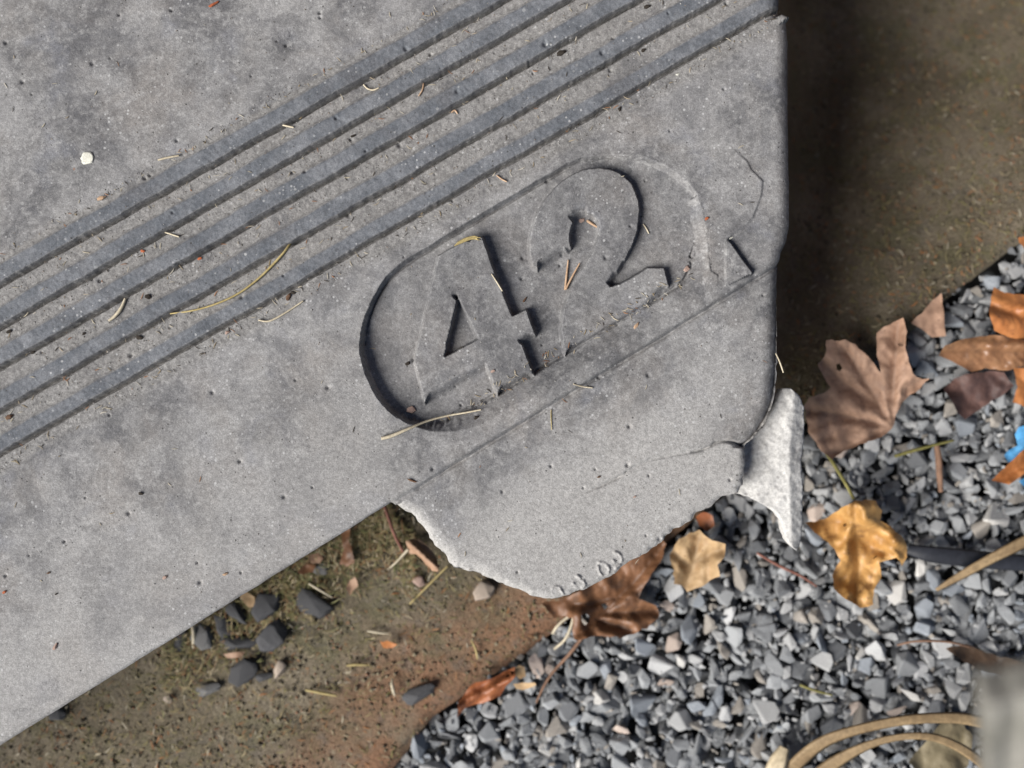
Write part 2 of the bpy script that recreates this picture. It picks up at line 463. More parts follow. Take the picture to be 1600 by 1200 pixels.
flap = [Z2(*p) for p in [(1330, 10), (1395, 70), (1410, 100), (1450, 140), (1445, 190), (1415, 270), (1390, 295), (1342, 328), (1328, 342), (1412, 461), (1330, 500), (1200, 560), (1100, 300), (1200, 60)]]
flap_line = flap[:10]
rim_line = [(1088, 305), (1094, 316), (1105, 360), (1107, 400), (1110, 423), (1122, 431)]

lug_edge = [(610, 786), (628, 799), (646, 812), (664, 838), (676, 856), (692, 868), (699, 884), (708, 893), (742, 900), (772, 914), (800, 926), (833, 938), (868, 944), (905, 932), (935, 918), (965, 901),
            (985, 884), (1012, 870), (1040, 850), (1058, 833), (1082, 820), (1095, 806), (1118, 794), (1132, 780), (1160, 773), (1168, 760), (1171, 742), (1171, 698)]
right_edge = [(1184, 688), (1194, 676), (1204, 660), (1213, 640), (1219, 618), (1222, 590), (1223, 540), (1222, 480), (1223, 420), (1226, 392), (1236, 371), (1240, 352), (1239, 260), (1238, 160), (1238, 60), (1236, 24), (1223, 19)]
UMIN, VMIN = -560, -470
outline = [(UMIN, 1134 + 0.623 * 560 + 26), (-60, 1201), (0, 1165), (305, 976)] + lug_edge + right_edge + [(1222, VMIN), (UMIN, VMIN)]
# a clean top outline: the corner far left is cut so the slab ends out of frame
outline[0] = (UMIN, 1165 + 0.62 * 560)

def build_slab():
    st = 1.6
    us = np.concatenate([np.linspace(UMIN - 8, -206, 40), np.arange(-200, -24, 3.0), np.arange(-22, 1262, st)])
    vs = np.concatenate([np.linspace(VMIN - 8, -206, 30), np.arange(-200, -24, 3.0), np.arange(-22, 966, st), np.arange(966, 1210, 2.4), np.linspace(1214, 1540, 28)])
    U, V = np.meshgrid(us, vs)
    ro = []
    n = len(outline); acc_ = 0.0
    for i in range(n):                        # fine ragged edge, rougher on the broken lug
        a = outline[i]; b = outline[(i + 1) % n]
        L = math.hypot(b[0] - a[0], b[1] - a[1]); m = max(1, int(L / 4))
        lug_ = 4 <= i < 4 + len(lug_edge) - 1
        far = i >= n - 3 or i == 0
        if far: m = 1
        nx_, ny_ = (b[1] - a[1]) / L, -(b[0] - a[0]) / L
        for j in range(m):
            t = j / m; q = acc_ + L * t
            w_ = 0 if far else float(vnoise(np.array(q), np.array(3.0), 8, 301, 2) * (2.2 if lug_ else 0.35) + vnoise(np.array(q), np.array(9.0), 30, 303, 2) * (2.2 if lug_ else 0.6))
            ro.append((a[0] + (b[0] - a[0]) * t + nx_ * w_, a[1] + (b[1] - a[1]) * t + ny_ * w_))
        acc_ += L
    # distance only matters near the edge: restrict the costly part to the frame
    dO = sdf(U, V, ro)
    gv, gu = np.gradient(dO, vs, us)
    Z = np.zeros_like(U)                      # millimetres
    inF = (U > -40) & (V > -40)
    # general waviness and grain
    Z += 0.30 * vnoise(U, V, 170, 1, 3) + 0.10 * vnoise(U, V, 26, 2, 3)
    grain = 0.055 * vnoise(U, V, 5.2, 3, 2)
    rib = np.zeros_like(U); grit = np.zeros_like(U); dark = np.zeros_like(U)
    ribid = np.full(U.shape, -1)
    lines = [(443, .5640), (509, .5745), (573, .5760), (641, .5740), (708, .5745)]
    lim = sstep(1226, 1222, U)
    floor_lo = None
    ts = []
    for i, (y0, m) in enumerate(lines):
        ts.append(V + m * U - y0 + 2.2 * vnoise(U, V, 60, 40 + i, 3) + 0.9 * vnoise(U, V, 9, 60 + i, 2))
    floor = sstep(-46, -40, ts[0]) * (1 - sstep(26, 44, ts[4]))
    Z += -0.95 * floor + floor * (0.22 * vnoise(U, V, 13, 8, 3) + 0.20 * vnoise(U, V, 4.2, 9, 2))
    for i, t in enumerate(ts):
        w = 31 if i < 4 else 28
        hgt = [2.5, 2.4, 2.3, 2.0, 1.7][i] * (1 + 0.25 * vnoise(U, V, 130, 70 + i, 2))
        prof = sstep(-w - 5, -w + 6, t) * (1 - sstep(-1.6, 1.2, t))
        Z += hgt * prof - 0.5 * prof * (t < 0) * ((t + w / 2) / w)
        rib = np.maximum(rib, sstep(-w - 1, -w + 4, t) * (1 - sstep(-5, 1, t)))
        ribid[(t > -w - 1) & (t < 0.5)] = i
        Z -= np.exp(-np.abs((t - 2.8) / 3.0) ** 4) * (5.5 + 0.9 * vnoise(U, V, 30, 75 + i, 2)) * lim
    grit = floor * (1 - rib)
    # lower field beyond the long rim line, and the lug
    f = (V - (785 - .6165 * (U - 610))) * 0.851 + 1.2 * vnoise(U, V, 40, 21, 2)
    right = sstep(560, 660, U)
    Z -= right * 2.6 * sstep(-3.5, 3.5, f)
    Z -= right * 1.8 * np.exp(-np.abs((f - 4.0) / 2.6) ** 3) * (0.35 + 0.65 * sstep(-0.5, 0.3, vnoise(U, V, 40, 77, 2)))
    Z += right * 1.2 * np.exp(-((f + 13) / 10) ** 2)
    Z -= right * np.clip(f, 0, None) * 0.020
    fresh = right * sstep(20, 150, f) * sstep(1230, 1000, U) * 0.85
    crack = [(880, 783), (905, 776), (938, 762), (968, 748), (990, 733), (1012, 722), (1030, 716), (1055, 711), (1082, 708), (1104, 704), (1120, 694), (1134, 690), (1152, 692), (1166, 698)]
    cv = np.interp(U, [p[0] for p in crack], [p[1] for p in crack]) + 2.2 * vnoise(U, V, 11, 22, 3)
    ex = sstep(860, 1010, U)
    below = sstep(-1.5, 1.5, V - cv) * ex * (f > 0)
    Z -= 1.0 * below * np.exp(-np.clip(V - cv, 0, None) / 60)
    gap = np.exp(-((V - cv) / 2.4) ** 2) * ex * (f > 0)
    gap *= 0.35 + 0.65 * sstep(-0.2, 0.4, vnoise(U, V, 24, 23, 2)) + 0.3 * sstep(1120, 1160, U)
    Z -= 2.6 * gap
    fresh = np.maximum(fresh, below * 0.85)
    # lighter margin along the lower left edge
    fl = 1 - sstep(10, 330, (-f) + 60 * vnoise(U, V, 140, 25, 2))
    fresh = np.maximum(fresh, fl * (1 - right) * 0.5)
    # emblem: sunk panel with raised numerals
    sub = (U > 530) & (U < 1250) & (V > 205) & (V < 700)
    r0, r1 = np.where(sub.any(1))[0][[0, -1]]; c0, c1 = np.where(sub.any(0))[0][[0, -1]]
    sl = (slice(r0, r1 + 1), slice(c0, c1 + 1))
    u, v = U[sl], V[sl]
    jit = lambda s: 0.8 * vnoise(u, v, 10, s, 2) + 1.0 * vnoise(u, v, 34, s + 1, 2)
    dp = sdf(u, v, chaikin(pill, 1)) + jit(80)
    pv, pu = np.gradient(dp, v[:, 0], u[0])
    toward = np.clip(pu * 0.75 + pv * 0.66, 0, 1)
    wall = 3.6 + 25 * sstep(0.15, 0.95, toward)
    dep = (9.8 - 5.4 * sstep(900, 1115, u)) * (1 - 0.42 * sstep(-205, -290, f[sl]))
    lin = np.clip(-dp / wall, 0, 1)
    Z[sl] -= dep * lin
    Z[sl] -= 2.2 * np.exp(-np.abs((-dp - wall) / 2.6) ** 3) * sstep(0.5, 0.95, toward)
    Z[sl] -= 0.5 * sstep(8, 60, -dp)
    Z[sl] -= 2.2 * np.exp(-np.abs((-dp - wall * 0.7 - 0.5) / 2.4) ** 4) * sstep(0.45, 0.8, -(pu * 0.5 + pv * 0.86)) * sstep(905, 860, u)
    d4 = np.maximum(sdf(u, v, four), -sdf(u, v, four_hole)) + jit(82)
    d2 = sdf(u, v, chaikin(two_c, 1)) + jit(84)
    dig = np.minimum(d4, d2)
    dg0 = np.minimum(np.maximum(sdf(u, v, four), -sdf(u, v, four_hole)), sdf(u, v, chaikin(two_c, 1)))
    qv, qu = np.gradient(dg0, v[:, 0], u[0])
    lit = np.clip(-(qu * 0.9) + qv * 0.35, 0, 1); down = np.clip(qu * 0.5 + qv * 0.86, 0, 1)
    w = 2.6 + 1.2 * sstep(0.2, 0.9, lit) + 14 * sstep(0.80, 0.97, down)
    Z[sl] += (7.4 - 2.0 * sstep(870, 1040, u)) * sstep(0, 1, (-dig + 1.0) / w) * sstep(0, 12, -dp)
    num4 = np.zeros(U.shape, bool); num2 = num4.copy(); pan = num4.copy()
    num4[sl] = (d4 < 0.5) & (dp < 0); num2[sl] = (d2 < 0.5) & (dp < 0); pan[sl] = dp < 1
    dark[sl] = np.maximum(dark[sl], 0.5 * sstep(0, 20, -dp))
    # raised flap right of the emblem and the thin rim at its end
    fd = poly_dist(u, v, flap_line, False) ; fi = poly_inside(u, v, flap)
    thick = 0.9 + 2.6 * sstep(372, 382, v) * (u > 1132)
    along = sstep(222, 262, v)
    Z[sl] += np.where(fi, thick * along * np.exp(-fd / 46) * sstep(0, 2.6, fd + 0.5), 0)
    below_f = np.exp(-((poly_dist(u, v, [Z2(1328, 342), Z2(1412, 461)], False)) / 9) ** 2)
    Z[sl] -= np.where(~fi, 1.3 * below_f, 0)
    rd = poly_dist(u, v, rim_line, False)
    rx = np.interp(v, [p[1] for p in rim_line], [p[0] for p in rim_line])
    Z[sl] += 0.75 * np.exp(-rd / 9.0) * (u < rx) * sstep(303, 330, v)
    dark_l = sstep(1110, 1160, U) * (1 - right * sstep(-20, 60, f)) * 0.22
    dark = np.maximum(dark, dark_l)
    # little cast characters along the lug's edge
    W = lambda x, y: (840 + x / 7.06, 840 + y / 7.06)
    strokes = [[W(185, 690), W(150, 600), W(235, 565), W(300, 668)],
               [W(452, 452), W(520, 505), W(540, 562), W(500, 600)], [W(402, 535), W(420, 575), W(450, 590)],
               [W(690, 300), W(755, 305), W(812, 370), W(800, 415)], [W(684, 345), W(688, 405), W(725, 442)],
               [W(868, 188), W(925, 210), W(945, 268), W(940, 295)], [W(850, 282), W(862, 296)], [W(925, 335), W(885, 365)]]
    sub2 = (U > 840) & (U < 1010) & (V > 840) & (V < 960)
    a0, a1 = np.where(sub2.any(1))[0][[0, -1]]; b0, b1 = np.where(sub2.any(0))[0][[0, -1]]
    s2 = (slice(a0, a1 + 1), slice(b0, b1 + 1))
    ds = np.full(U[s2].shape, 1e9)
    for k in strokes: ds = np.minimum(ds, poly_dist(U[s2], V[s2], chaikin(k, 1, False), False))
    Z[s2] += 1.15 * (1 - sstep(0.4, 3.2, ds + 1.6 * vnoise(U[s2], V[s2], 7, 90, 2))) * sstep(-0.75, 0.1, vnoise(U[s2], V[s2], 9, 93, 2))
    letter = np.zeros(U.shape, bool); letter[s2] = ds < 3.2
    # knocks and pits
    for _ in range(105):
        pu_, pv_ = rng.uniform(-20, 1230), rng.uniform(-20, 940); pr = rng.uniform(1.1, 3.4)
        q = (np.abs(us - pu_) < 14).nonzero()[0]; p = (np.abs(vs - pv_) < 14).nonzero()[0]
        if len(q) and len(p):
            s3 = (slice(p[0], p[-1] + 1), slice(q[0], q[-1] + 1))
            Z[s3] -= 1.7 * np.exp(-(((U[s3] - pu_) ** 2 + (V[s3] - pv_) ** 2) / pr ** 2))
    Z += grain
    # rounded arrises: wide on the right edge and corner, small on the left edge, torn on the lug
    e = np.clip(-dO, 0, None)
    rad = np.where(gu > 0.8, 28, 7.0)
    rad = np.where((U > 1150) & (V > 520) & (V < 700), 30, rad)
    lugz = (f > 8) & (U > 600) & (V > 700)
    rad = np.where(lugz, 13, rad); rad = np.where(lugz, 13 + 11 * sstep(860, 690, U), rad)
    x = np.clip(1 - e / rad, 0, 1)
    drop = rad * S * 1000 * (1 - np.sqrt(1 - np.minimum(x, .985) ** 2)) * np.where(lugz, 0.8, 1.0)
    Z -= drop * (1 + np.where(lugz, 0.25, 0.06) * vnoise(U, V, 12, 27, 3))
    Z -= lugz * 0.45 * np.clip(x, 0, 1) * (vnoise(U, V, 7, 28, 2) + 0.3)
    fresh = np.maximum(fresh, lugz * sstep(0, 0.9, x))
    fresh = np.maximum(fresh, (1 - right) * 0.30 * sstep(0.2, 0.9, x))
    # keep the cells that touch the outline and pull their outer vertices onto it
    ins = dO < 0
    cell = ins[:-1, :-1] | ins[:-1, 1:] | ins[1:, 1:] | ins[1:, :-1]
    out = dO > 0
    gl = np.maximum(np.hypot(gu, gv), 0.3)
    U2 = np.where(out, U - dO * gu / gl ** 2, U); V2 = np.where(out, V - dO * gv / gl ** 2, V)
    idx = np.arange(U.size).reshape(U.shape)
    F = np.stack([idx[:-1, :-1], idx[1:, :-1], idx[1:, 1:], idx[:-1, 1:]], -1)[cell]
    X = (U2 - 800) * S; Y = (600 - V2) * S
    P3 = np.stack([X, Y, Z * 0.001], -1).reshape(-1, 3)        # relative to the slab face
    # vertex normals of the whole sheet, so that parts meet without a seam
    a = P3[F[:, 2]] - P3[F[:, 0]]; b = P3[F[:, 3]] - P3[F[:, 1]]
    fn = np.cross(a, b)
    vn = np.zeros_like(P3)
    for j in range(4):
        for c in range(3):
            vn[:, c] += np.bincount(F[:, j], weights=fn[:, c], minlength=len(P3))
    vn /= np.maximum(np.linalg.norm(vn, axis=1, keepdims=True), 1e-12)
    cid = np.zeros(U.shape, int)
    for i in range(5): cid[ribid == i] = 1 + i
    cid[(f > 0) & (U > 600)] = 6
    cid[pan] = 7; cid[num4] = 8; cid[num2] = 9; cid[letter] = 10
    cF = cid[:-1, :-1][cell]
    root = bpy.data.objects.new('concrete_slab', None); COL.objects.link(root); root.location = (0, 0, H); root['kind'] = 'thing'
    tag(root, 'grey weathered concrete slab with long ribs and the number 42 in a sunken panel', 'concrete slab')
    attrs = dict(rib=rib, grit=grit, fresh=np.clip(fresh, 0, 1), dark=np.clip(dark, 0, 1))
    names = ['face_plate'] + ['rib'] * 5 + ['lug', 'sunken_panel', 'numeral', 'numeral', 'cast_lettering']
    labels = [None] * 6 + ['pale broken lug sticking out below the rim', 'sunken long oval panel round the number', 'raised numeral 4', 'raised numeral 2', 'worn small cast characters at the broken edge']
    for k in range(11):
        Fk = F[cF == k]
        used, inv = np.unique(Fk, return_inverse=True)
        me = mesh_np(names[k], P3[used], inv.reshape(-1, 4))
        for an, av in attrs.items():
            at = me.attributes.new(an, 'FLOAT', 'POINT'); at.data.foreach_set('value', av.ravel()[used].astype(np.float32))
        me.normals_split_custom_set_from_vertices(vn[used].tolist())
        o = link_mesh(names[k], me, M['concrete'], root)
        if labels[k]: o['label'] = labels[k]
    # thickness: the rim drops from the sheet's border
    E = np.concatenate([F[:, [0, 1]], F[:, [1, 2]], F[:, [2, 3]], F[:, [3, 0]]])
    key = np.sort(E, 1); code = key[:, 0].astype(np.int64) * U.size + key[:, 1]
    un, first, cnt = np.unique(code, return_index=True, return_counts=True)
    B = E[first[cnt == 1]]
    used, inv = np.unique(B, return_inverse=True); B = inv.reshape(-1, 2)
    nb = len(used); nE = 4
    top = P3[used]; uvb = np.stack([U2.ravel()[used], V2.ravel()[used]], 1)
    rows = [top]
    for j in range(1, nE + 1):
        q = top.copy(); q[:, 2] = -0.004 - 0.026 * j / nE
        nx = gu.ravel()[used]; ny = gv.ravel()[used]
        off = 0.0006 * vnoise(uvb[:, 0], uvb[:, 1] + 40 * j, 9, 33, 2) - 0.0005 * j
        q[:, 0] += nx * off; q[:, 1] -= ny * off
        rows.append(q)
    Fs = []
    for j in range(nE): Fs.append(np.stack([B[:, 1] + j * nb, B[:, 0] + j * nb, B[:, 0] + (j + 1) * nb, B[:, 1] + (j + 1) * nb], 1))
    me = mesh_np('edge_face', np.concatenate(rows), np.concatenate(Fs))
    for an in attrs:
        at = me.attributes.new(an, 'FLOAT', 'POINT')
        at.data.foreach_set('value', np.tile(np.where(an == 'fresh', 0.9 * ((uvb[:, 0] > 605) & (uvb[:, 1] > 690)), 0) if an == 'fresh' else np.zeros(nb), nE + 1).astype(np.float32))
    link_mesh('edge_face', me, M['concrete'], root)
    # underside and the block that carries the plate
    def prism(name, pts, z0, z1, mat):
        n = len(pts)
        tris = geometry.tessellate_polygon([[Vector((p[0], p[1], 0)) for p in pts]])
        bm = bmesh.new()
        lo = [bm.verts.new(((p[0] - 800) * S, (600 - p[1]) * S, z0)) for p in pts]
        hi = [bm.verts.new(((p[0] - 800) * S, (600 - p[1]) * S, z1)) for p in pts]
        for t in tris:
            bm.faces.new([lo[i] for i in t]); bm.faces.new([hi[i] for i in t])
        for i in range(n):
            j = (i + 1) % n
            bm.faces.new([lo[i], lo[j], hi[j], hi[i]])
        bmesh.ops.recalc_face_normals(bm, faces=bm.faces)
        me = bpy.data.meshes.new(name); bm.to_mesh(me); bm.free()
        return link_mesh(name, me, mat, root)
    cx, cy = 500, 450
    inset = [(p[0] - 6 * (1 if p[0] > cx else -1), p[1] - 6 * (1 if p[1] > cy else -1)) for p in outline]
    prism('underside', inset, -0.031, -0.0285, M['block'])
    blk = [(UMIN + 20, 1165 + 0.62 * 540 - 22), (0, 1147), (610, 768), (860, 625), (1160, 668), (1206, 600), (1212, 400), (1218, 340), (1216, 0), (1212, VMIN + 20), (UMIN + 20, VMIN + 20)]
    prism('base_block', blk, -H - 0.15, -0.0312, M['block'])
    return root, (us, vs, Z)

slab, HF = build_slab()
def slab_z(u, v):
    us, vs, Z = HF
    i = min(max(np.searchsorted(us, u), 0), len(us) - 1); j = min(max(np.searchsorted(vs, v), 0), len(vs) - 1)
    return H + Z[j, i] * 0.001

# ---- broken pale end of the slab at its lower right corner
def tri_fill(name, pts, zf, step, mat, parent=None, z_ref=0.0, thick=0.0, holes=(), attr=None, jitter=0.25, seed=1):
    """fills an outline given in photo pixels with a triangulated sheet; zf(u, v) gives its height"""
    r = random.Random(seed)
    P2 = [(p[0], p[1]) for p in pts]
    ua = np.array([p[0] for p in P2]); va = np.array([p[1] for p in P2])
    gu, gv = np.meshgrid(np.arange(ua.min(), ua.max(), step), np.arange(va.min(), va.max(), step))
    gu = gu + np.array([[r.uniform(-jitter, jitter) * step for _ in row] for row in gu]); gv = gv + np.array([[r.uniform(-jitter, jitter) * step for _ in row] for row in gv])
    ok = sdf(gu, gv, P2) < -step * 0.45
    for h in holes: ok &= sdf(gu, gv, h) > step * 0.4
    pts2 = [Vector(p) for p in P2]; edges = [(i, (i + 1) % len(P2)) for i in range(len(P2))]
    for h in holes:
        b = len(pts2); pts2 += [Vector(p) for p in h]; edges += [(b + i, b + (i + 1) % len(h)) for i in range(len(h))]
    pts2 += [Vector((a, b)) for a, b in zip(gu[ok], gv[ok])]
    vo, eo, fo, *_ = geometry.delaunay_2d_cdt(pts2, edges, [], 1 if not holes else 0, 1e-4)
    VV = np.array([(p.x, p.y) for p in vo])
    tris = np.array([f for f in fo if len(f) == 3])
    if holes or True:
        cen = VV[tris].mean(1)
        keep = poly_inside(cen[:, 0], cen[:, 1], P2)
        for h in holes: keep &= ~poly_inside(cen[:, 0], cen[:, 1], h)
        tris = tris[keep]
    z = zf(VV[:, 0], VV[:, 1])
    k = S * (H + D - z) / D
    P3 = np.stack([(VV[:, 0] - 800) * k, (600 - VV[:, 1]) * k, z], 1)
    # faces should look up
    a = np.cross(P3[tris[:, 1]] - P3[tris[:, 0]], P3[tris[:, 2]] - P3[tris[:, 0]])[:, 2]
    tris = np.where((a < 0)[:, None], tris[:, ::-1], tris)
    base = P3.mean(0); base[2] = P3[:, 2].min()
    org = np.zeros(3) if parent is not None else base
    me = mesh_np(name, P3 - org, tris)
    if attr:
        for an, fn in attr.items():
            at = me.attributes.new(an, 'FLOAT', 'POINT'); at.data.foreach_set('value', fn(VV[:, 0], VV[:, 1]).astype(np.float32))
    o = link_mesh(name, me, mat, parent)
    if parent is None: o.location = base
    if thick:
        s = o.modifiers.new('thickness', 'SOLIDIFY'); s.thickness = thick; s.offset = -1
    return o

def white_z(u, v):
    ridge = np.interp(v, [600, 700, 760, 860], [1243, 1234, 1233, 1238])
    d = u - ridge
    z = -0.020 - 0.00008 * np.clip(-d, 0, None) - 0.00025 * np.clip(d, 0, None)
    z = z - 0.006 * sstep(720, 860, v)
    z += 0.0006 * vnoise(u, v, 18, 51, 3) + 0.0016 * vnoise(u, v, 50, 52, 2) + 0.0008 * vnoise(u, v, 7, 53, 2)
    return H + z
wpts = roughen([(1150, 690), (1172, 688), (1196, 664), (1212, 630), (1224, 606), (1236, 606), (1250, 620), (1257, 636), (1256, 690), (1252, 720), (1254, 760), (1254, 820), (1250, 850), (1244, 861), (1236, 853), (1228, 838), (1224, 816),
         (1212, 801), (1194, 789), (1168, 776), (1150, 770)], 0.9, 5, 8)
wo = tri_fill('broken_end', wpts, white_z, 2.4, M['fresh'], None, thick=0, seed=3)
bm = bmesh.new(); bm.from_mesh(wo.data)
be = [e for e in bm.edges if e.is_boundary]
ext = bmesh.ops.extrude_edge_only(bm, edges=be)
for g in ext['geom']:
    if isinstance(g, bmesh.types.BMVert):
        p = g.co + wo.location; c = Vector((0.16, -0.03, 0)); q = Vector((p.x, p.y, 0)) - c
        g.co = c + q * 0.985 + Vector((0, 0, p.z - 0.012)) - wo.location
bmesh.ops.recalc_face_normals(bm, faces=bm.faces); bm.to_mesh(wo.data); bm.free()
for p_ in wo.data.polygons: p_.use_smooth = True
wo.parent = slab; wo.matrix_parent_inverse = Matrix.Translation((0, 0, -H))
wo['label'] = 'white freshly broken end sticking out past the corner'

# ---------------------------------------------------------------- stones
def stone_proto(seed, flat=0.52, long=1.35, round_=0.06, npts=13, rugged=0.0):
    r = np.random.default_rng(seed)
    p = r.normal(size=(npts, 3)); p /= np.linalg.norm(p, axis=1, keepdims=True)
    p *= r.uniform(0.72, 1.0, (npts, 1))
    p *= np.array([long * r.uniform(.85, 1.2), r.uniform(.8, 1.05), flat * r.uniform(.8, 1.25)])
    bm = bmesh.new()
    for q in p: bm.verts.new(q)
    res = bmesh.ops.convex_hull(bm, input=bm.verts)
    bmesh.ops.delete(bm, geom=[g for g in res['geom_interior'] if isinstance(g, bmesh.types.BMVert)], context='VERTS')
    bmesh.ops.dissolve_limit(bm, angle_limit=R(14), verts=bm.verts, edges=bm.edges)
    bmesh.ops.bevel(bm, geom=list(bm.edges), offset=round_ * 1.3, segments=1, profile=0.6, affect='EDGES', clamp_overlap=True)
    bmesh.ops.triangulate(bm, faces=bm.faces)
    if rugged:
        bmesh.ops.subdivide_edges(bm, edges=bm.edges[:], cuts=1, use_grid_fill=True)
        bmesh.ops.smooth_vert(bm, verts=bm.verts, factor=0.5, use_axis_x=True, use_axis_y=True, use_axis_z=True)
        for v in bm.verts: v.co *= 1 + r.normal() * rugged
        bmesh.ops.triangulate(bm, faces=bm.faces)
    bmesh.ops.recalc_face_normals(bm, faces=bm.faces)
    bm.verts.index_update()
    V = np.array([v.co[:] for v in bm.verts]); F = np.array([[v.index for v in f.verts] for f in bm.faces])
    bm.free()
    ext = np.ptp(V[:, :2], axis=0).max()
    V = (V - (V.max(0) + V.min(0)) / 2) / ext                 # unit length
    return V, F

PROTO = [stone_proto(100 + i) for i in range(28)]
SMOOTHP = [stone_proto(300 + i, 0.62, 1.3, 0.05, 17, 0.028) for i in range(10)]
_shared = {}
def stone_mesh(kind, i, mkey):
    key = (kind, i, mkey)
    if key not in _shared:
        V, F = (PROTO if kind == 'g' else SMOOTHP)[i]
        me = mesh_np('stone', V, F, smooth=(kind == 's'))
        me.materials.append(M[mkey]); _shared[key] = me
    return _shared[key]

SHORT = {'dark grey': 'dark grey', 'mid grey': 'medium grey', 'light grey': 'light grey', 'bluish grey': 'bluish grey', 'brownish grey': 'brownish grey', 'whitish': 'whitish', 'pale pinkish': 'pale pinkish'}
LBL = {'dark grey': 'dark grey angular stone lying loose among the gravel', 'mid grey': 'medium grey angular stone lying loose among the gravel',
       'light grey': 'light grey angular stone lying loose among the gravel', 'bluish grey': 'bluish grey angular stone lying loose among the gravel',
       'brownish grey': 'brownish grey angular stone lying loose among the gravel', 'whitish': 'small whitish stone lying loose among the grey gravel', 'pale pinkish': 'small pale pinkish stone lying loose among the grey gravel'}

def gravel():
    placed = []; grid = {}
    def ok(u, v, r):
        a, b = int(u // 40), int(v // 40)
        for i in range(a - 1, a + 2):
            for j in range(b - 1, b + 2):
                for (x, y, q) in grid.get((i, j), ()):
                    if (x - u) ** 2 + (y - v) ** 2 < ((r + q) * (0.35 if layer else 0.33)) ** 2: return False
        return True
    hand = [  # u, v, size, colour, label
        (1557, 803, 42, 'whitish', 'white stone beside the right edge above the black strip'),
        (1433, 758, 32, 'light grey', 'pale triangular stone above the golden curled leaf'),
        (1400, 924, 36, 'whitish', 'oval white stone just below the golden curled leaf'),
        (1301, 1167, 26, 'whitish', 'white stone between the two bent reeds'),
        (1419, 1084, 36, 'whitish', 'white rounded stone above the bent reeds'),
        (1372, 1018, 36, 'light grey', 'large light grey stone left of the thin arched twig'),
        (1274, 1057, 26, 'whitish', 'cream upright stone in the middle of the gravel'),
        (1345, 1021, 20, 'whitish', 'small white stone beside the large light grey one'),
        (1518, 738, 24, 'whitish', 'small white stone left of the orange leaf strip'),
        (1448, 608, 36, 'light grey', 'round light grey stone touching the tip of the large maple leaf'),
        (1052, 1006, 34, 'pale pinkish', 'pale pink stone right of the wet brown leaf'),
        (1318, 698, 34, 'pale pinkish', 'round pinkish stone at the lower tip of the large maple leaf'),
        (1437, 886, 24, 'whitish', 'small white stone right of the golden curled leaf'),
        (1276, 798, 34, 'pale pinkish', 'pale pink stone between the white broken end and golden leaf'),
        (1543, 470, 36, 'light grey', 'light grey block of stone beside the upper orange leaf'),
        (1083, 1030, 26, 'light grey', 'chalky grey stone just below the pale pink one'),
        (1065, 1035, 22, 'whitish', 'small chalk white stone left of the chalky grey one'),
        (838, 1040, 34, 'pale pinkish', 'pinkish grey stone at the foot of the leaf stalk'),
        (1505, 1095, 30, 'light grey', 'rounded pale stone above the bent reeds beside the wooden slat'),
        (1509, 1055, 36, 'light grey', 'rounded pale stone at the upper corner of the wooden slat'),
    ]
    items = []
    for (u, v, s, c, lab) in hand:
        items.append((u, v, s, c, 1, lab)); grid.setdefault((int(u // 40), int(v // 40)), []).append((u, v, s))
    names = [g[0] for g in GR]; w = np.array([g[3] for g in GR]); w /= w.sum()
    for layer, n, smin in ((1, 18000, 0), (0, 12000, 0)):
        if layer == 0: grid.clear()
        for _ in range(n):
            u = rng.uniform(420, 1980); v = rng.uniform(250, 1560)
            if v < edge_v(u) + (15 if layer else 9) : continue
            s = float(np.clip(rng.lognormal(math.log(27.5), 0.25), 16, 42))
            if layer == 0: s *= 1.1
            # the block of the slab stands here
            if u < 1215 and v < 640: continue
            if not ok(u, v, s): continue
            grid.setdefault((int(u // 40), int(v // 40)), []).append((u, v, s))
            items.append((u, v, s, names[rng.choice(len(names), p=w)] if layer else names[rng.choice(3, p=[.35, .45, .2])], layer, None))
    for _ in range(9000):                     # fines between the stones
        u = rng.uniform(520, 1760); v = rng.uniform(330, 1380)
        if v < edge_v(u) + rng.uniform(-14, 8) or (u < 1215 and v < 640): continue
        items.append((u, v, float(rng.uniform(5, 14)), names[rng.choice(5, p=[.25, .35, .22, .06, .12])], -1, None))
    # the largest ones in view become stones of their own
    def in_view(u, v):
        if not (2 < u < 1598 and 2 < v < 1198): return False
        return not poly_inside(np.array([u]), np.array([v]), outline)[0]
    cand = [i for i, it in enumerate(items) if it[4] == 1 and it[5] is None and in_view(it[0], it[1])]
    cand.sort(key=lambda i: -items[i][2])
    solo = set(cand[:300 - len(hand)]) | set(range(len(hand)))
    marks = [(1340, 610, 'large maple leaf'), (1340, 865, 'golden curled leaf'), (1090, 875, 'straw tan leaf'), (960, 960, 'wet brown leaf'), (760, 1080, 'red brown curled leaf'), (1530, 605, 'purplish leaf'),
             (1590, 700, 'blue plastic scrap'), (1510, 872, 'black plastic strip'), (1455, 1005, 'thin arched twig'), (1400, 1135, 'bent reeds'), (1240, 860, 'white broken end'), (1225, 1180, 'bleached reed stub'),
             (1260, 1075, 'short green grass blade'), (1467, 735, 'short brown twig'), (1440, 702, 'green grass blade'), (1225, 888, 'thin reddish twig'), (880, 1040, 'leaf stalk'), (1570, 490, 'topmost orange leaf')]
    ordn = ['nearest', 'second nearest', 'third nearest', 'fourth nearest', 'fifth nearest', 'sixth nearest', 'seventh nearest', 'eighth nearest', 'ninth nearest', 'tenth nearest'] + ['%dth nearest' % i for i in range(11, 60)]
    sect = {}
